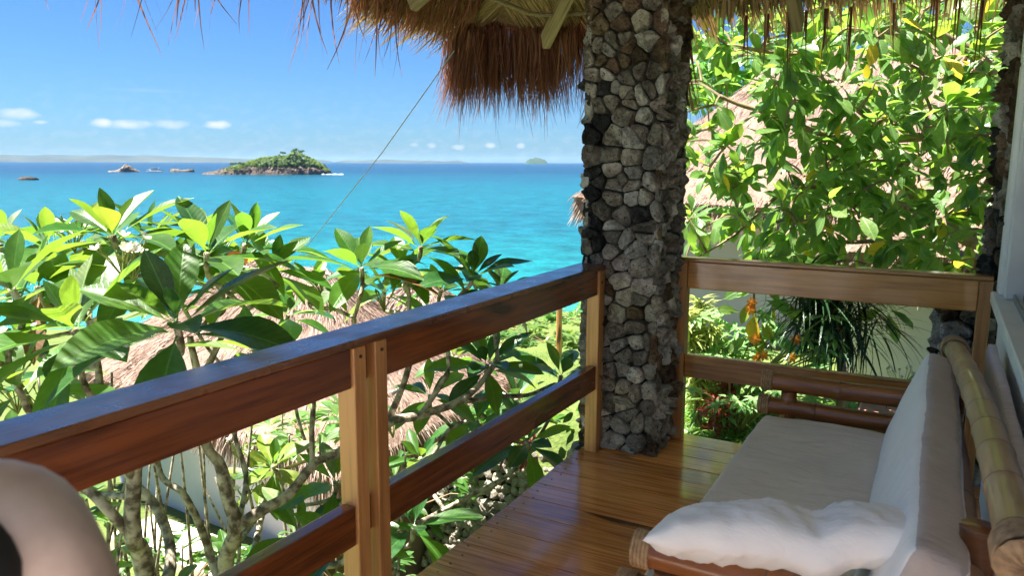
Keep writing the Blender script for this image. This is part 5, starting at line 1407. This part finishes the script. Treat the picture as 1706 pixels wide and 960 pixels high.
def chain(st, pts):
    global J, E_
    for p in pts: J.append(p); E_.append((st, len(J) - 1)); st = len(J) - 1
    return st
for s_ in (1, -1):
    chain(3, [(L_(s_ * .10, 0, .52), .055), (L_(s_ * .165, 0, .515), .060), (L_(s_ * .195, .02, .40), .049), (L_(s_ * .215, .05, .24), .042), (L_(s_ * .20, .18, .13), .036), (L_(s_ * .15, .30, .105), .026)])
    hnd = len(J) - 1
    J.append((L_(s_ * .135, .36, .115), .034, .016)); E_.append((hnd, len(J) - 1)); palm = len(J) - 1
    for q in range(4): chain(palm, [(L_(s_ * (.16 - .018 * q), .405, .118), .009), (L_(s_ * (.165 - .020 * q), .44, .105), .008), (L_(s_ * (.165 - .020 * q), .462 - .006 * abs(q - 1), .09), .007)])
    chain(palm, [(L_(s_ * .095, .36, .11), .011), (L_(s_ * .085, .39, .10), .009)])
    chain(0, [(L_(s_ * .09, .04, -.02), .085), (L_(s_ * .11, .24, -.0), .072), (L_(s_ * .12, .42, .0), .056), (L_(s_ * .12, .43, -.24), .05), (L_(s_ * .12, .41, -pel.z + .07), .034), (L_(s_ * .125, .47, -pel.z + .045), .032), (L_(s_ * .13, .56, -pel.z + .025), .024)])
body = skinned('body', J, E_, skin, person)
skinned('top', [(L_(0, 0, .02), .165, .125), (L_(0, 0, .14), .142, .112), (L_(0, 0, .30), .165, .118), (L_(0, 0, .43), .162, .108), (L_(.112, -.045, .462), .088), (L_(-.112, -.045, .462), .088)], [(0, 1), (1, 2), (2, 3), (3, 4), (3, 5)], black, person)
W('strap', *tube(spline([P(-260, 1220, .67), P(-120, 1060, .66), P(-62, 970, .66), P(-75, 900, .68), P(-120, 850, .70)], 5), [.05 - .0012 * i for i in range(21)], 14), black, person, True)
skinned('shorts', [(L_(0, 0, .0), .165, .125), (L_(.09, .05, -.02), .098), (L_(.11, .25, 0), .086), (L_(-.09, .05, -.02), .098), (L_(-.11, .25, 0), .086)], [(0, 1), (1, 2), (0, 3), (3, 4)], black, person)
hair = simple('dark_hair', (.012, .008, .006), (.04, .025, .018), 40, .4, .4, .004, (1, 1, .2))
skinned('hair', [(L_(0, -.0, .80), .09, .102), (L_(0, .005, .86), .06, .07), (L_(0, -.03, .74), .085, .06), (L_(0, -.05, .62), .07, .035), (L_(0, -.07, .50), .07, .025)], [(0, 1), (0, 2), (2, 3), (3, 4)], hair, person)
hc = L_(0, .115, .745)
skinned('nose', [(hc + Vector((0, 0, .02)), .008), (hc + fwd * .014, .012)], [(0, 1)], skin, person, 1)
eye_m = simple('eye_white', (.7, .7, .7), (.75, .75, .75), 5, .2, 0)
for s_ in (1, -1):
    e = hc + rt * s_ * .030 + Vector((0, 0, .022)) - fwd * .012
    W('eye', *tube([e - rt * .012, e - rt * .006 + fwd * .002, e + rt * .006 + fwd * .002, e + rt * .012], [.002, .009, .009, .002], 8), eye_m, person, True)
    e2 = L_(s_ * .082, .03, .745); skinned('ear', [(e2 + Vector((0, 0, .022)), .008, .014), (e2, .009, .014), (e2 - Vector((0, 0, .025)), .006, .010)], [(0, 1), (1, 2)], skin, person, 1)
W('mouth', *tube([hc + rt * s2 - Vector((0, 0, .035)) + fwd * (.004 - abs(s2) * .3) for s2 in (-.022, -.01, 0, .01, .022)], [.001, .004, .0045, .004, .001], 8), simple('lips', (.32, .12, .10), (.38, .15, .12), 5, .5, 0), person, True)
stl = empty('stool', (pel.x, pel.y, 0), 'wooden stool under the seated person', 'stool')
sz_ = pel.z - .125
W('seat', *bevelled_box((pel.x - .19, pel.y - .19, sz_ - .04), (pel.x + .19, pel.y + .19, sz_), .01, 2), M['board_x'], stl)
for a in (-1, 1):
    for b in (-1, 1): W('leg', *tube([(pel.x + a * .15, pel.y + b * .15, sz_ - .04), (pel.x + a * .17, pel.y + b * .17, .002)], [.02, .018], 8), M['post'], stl)
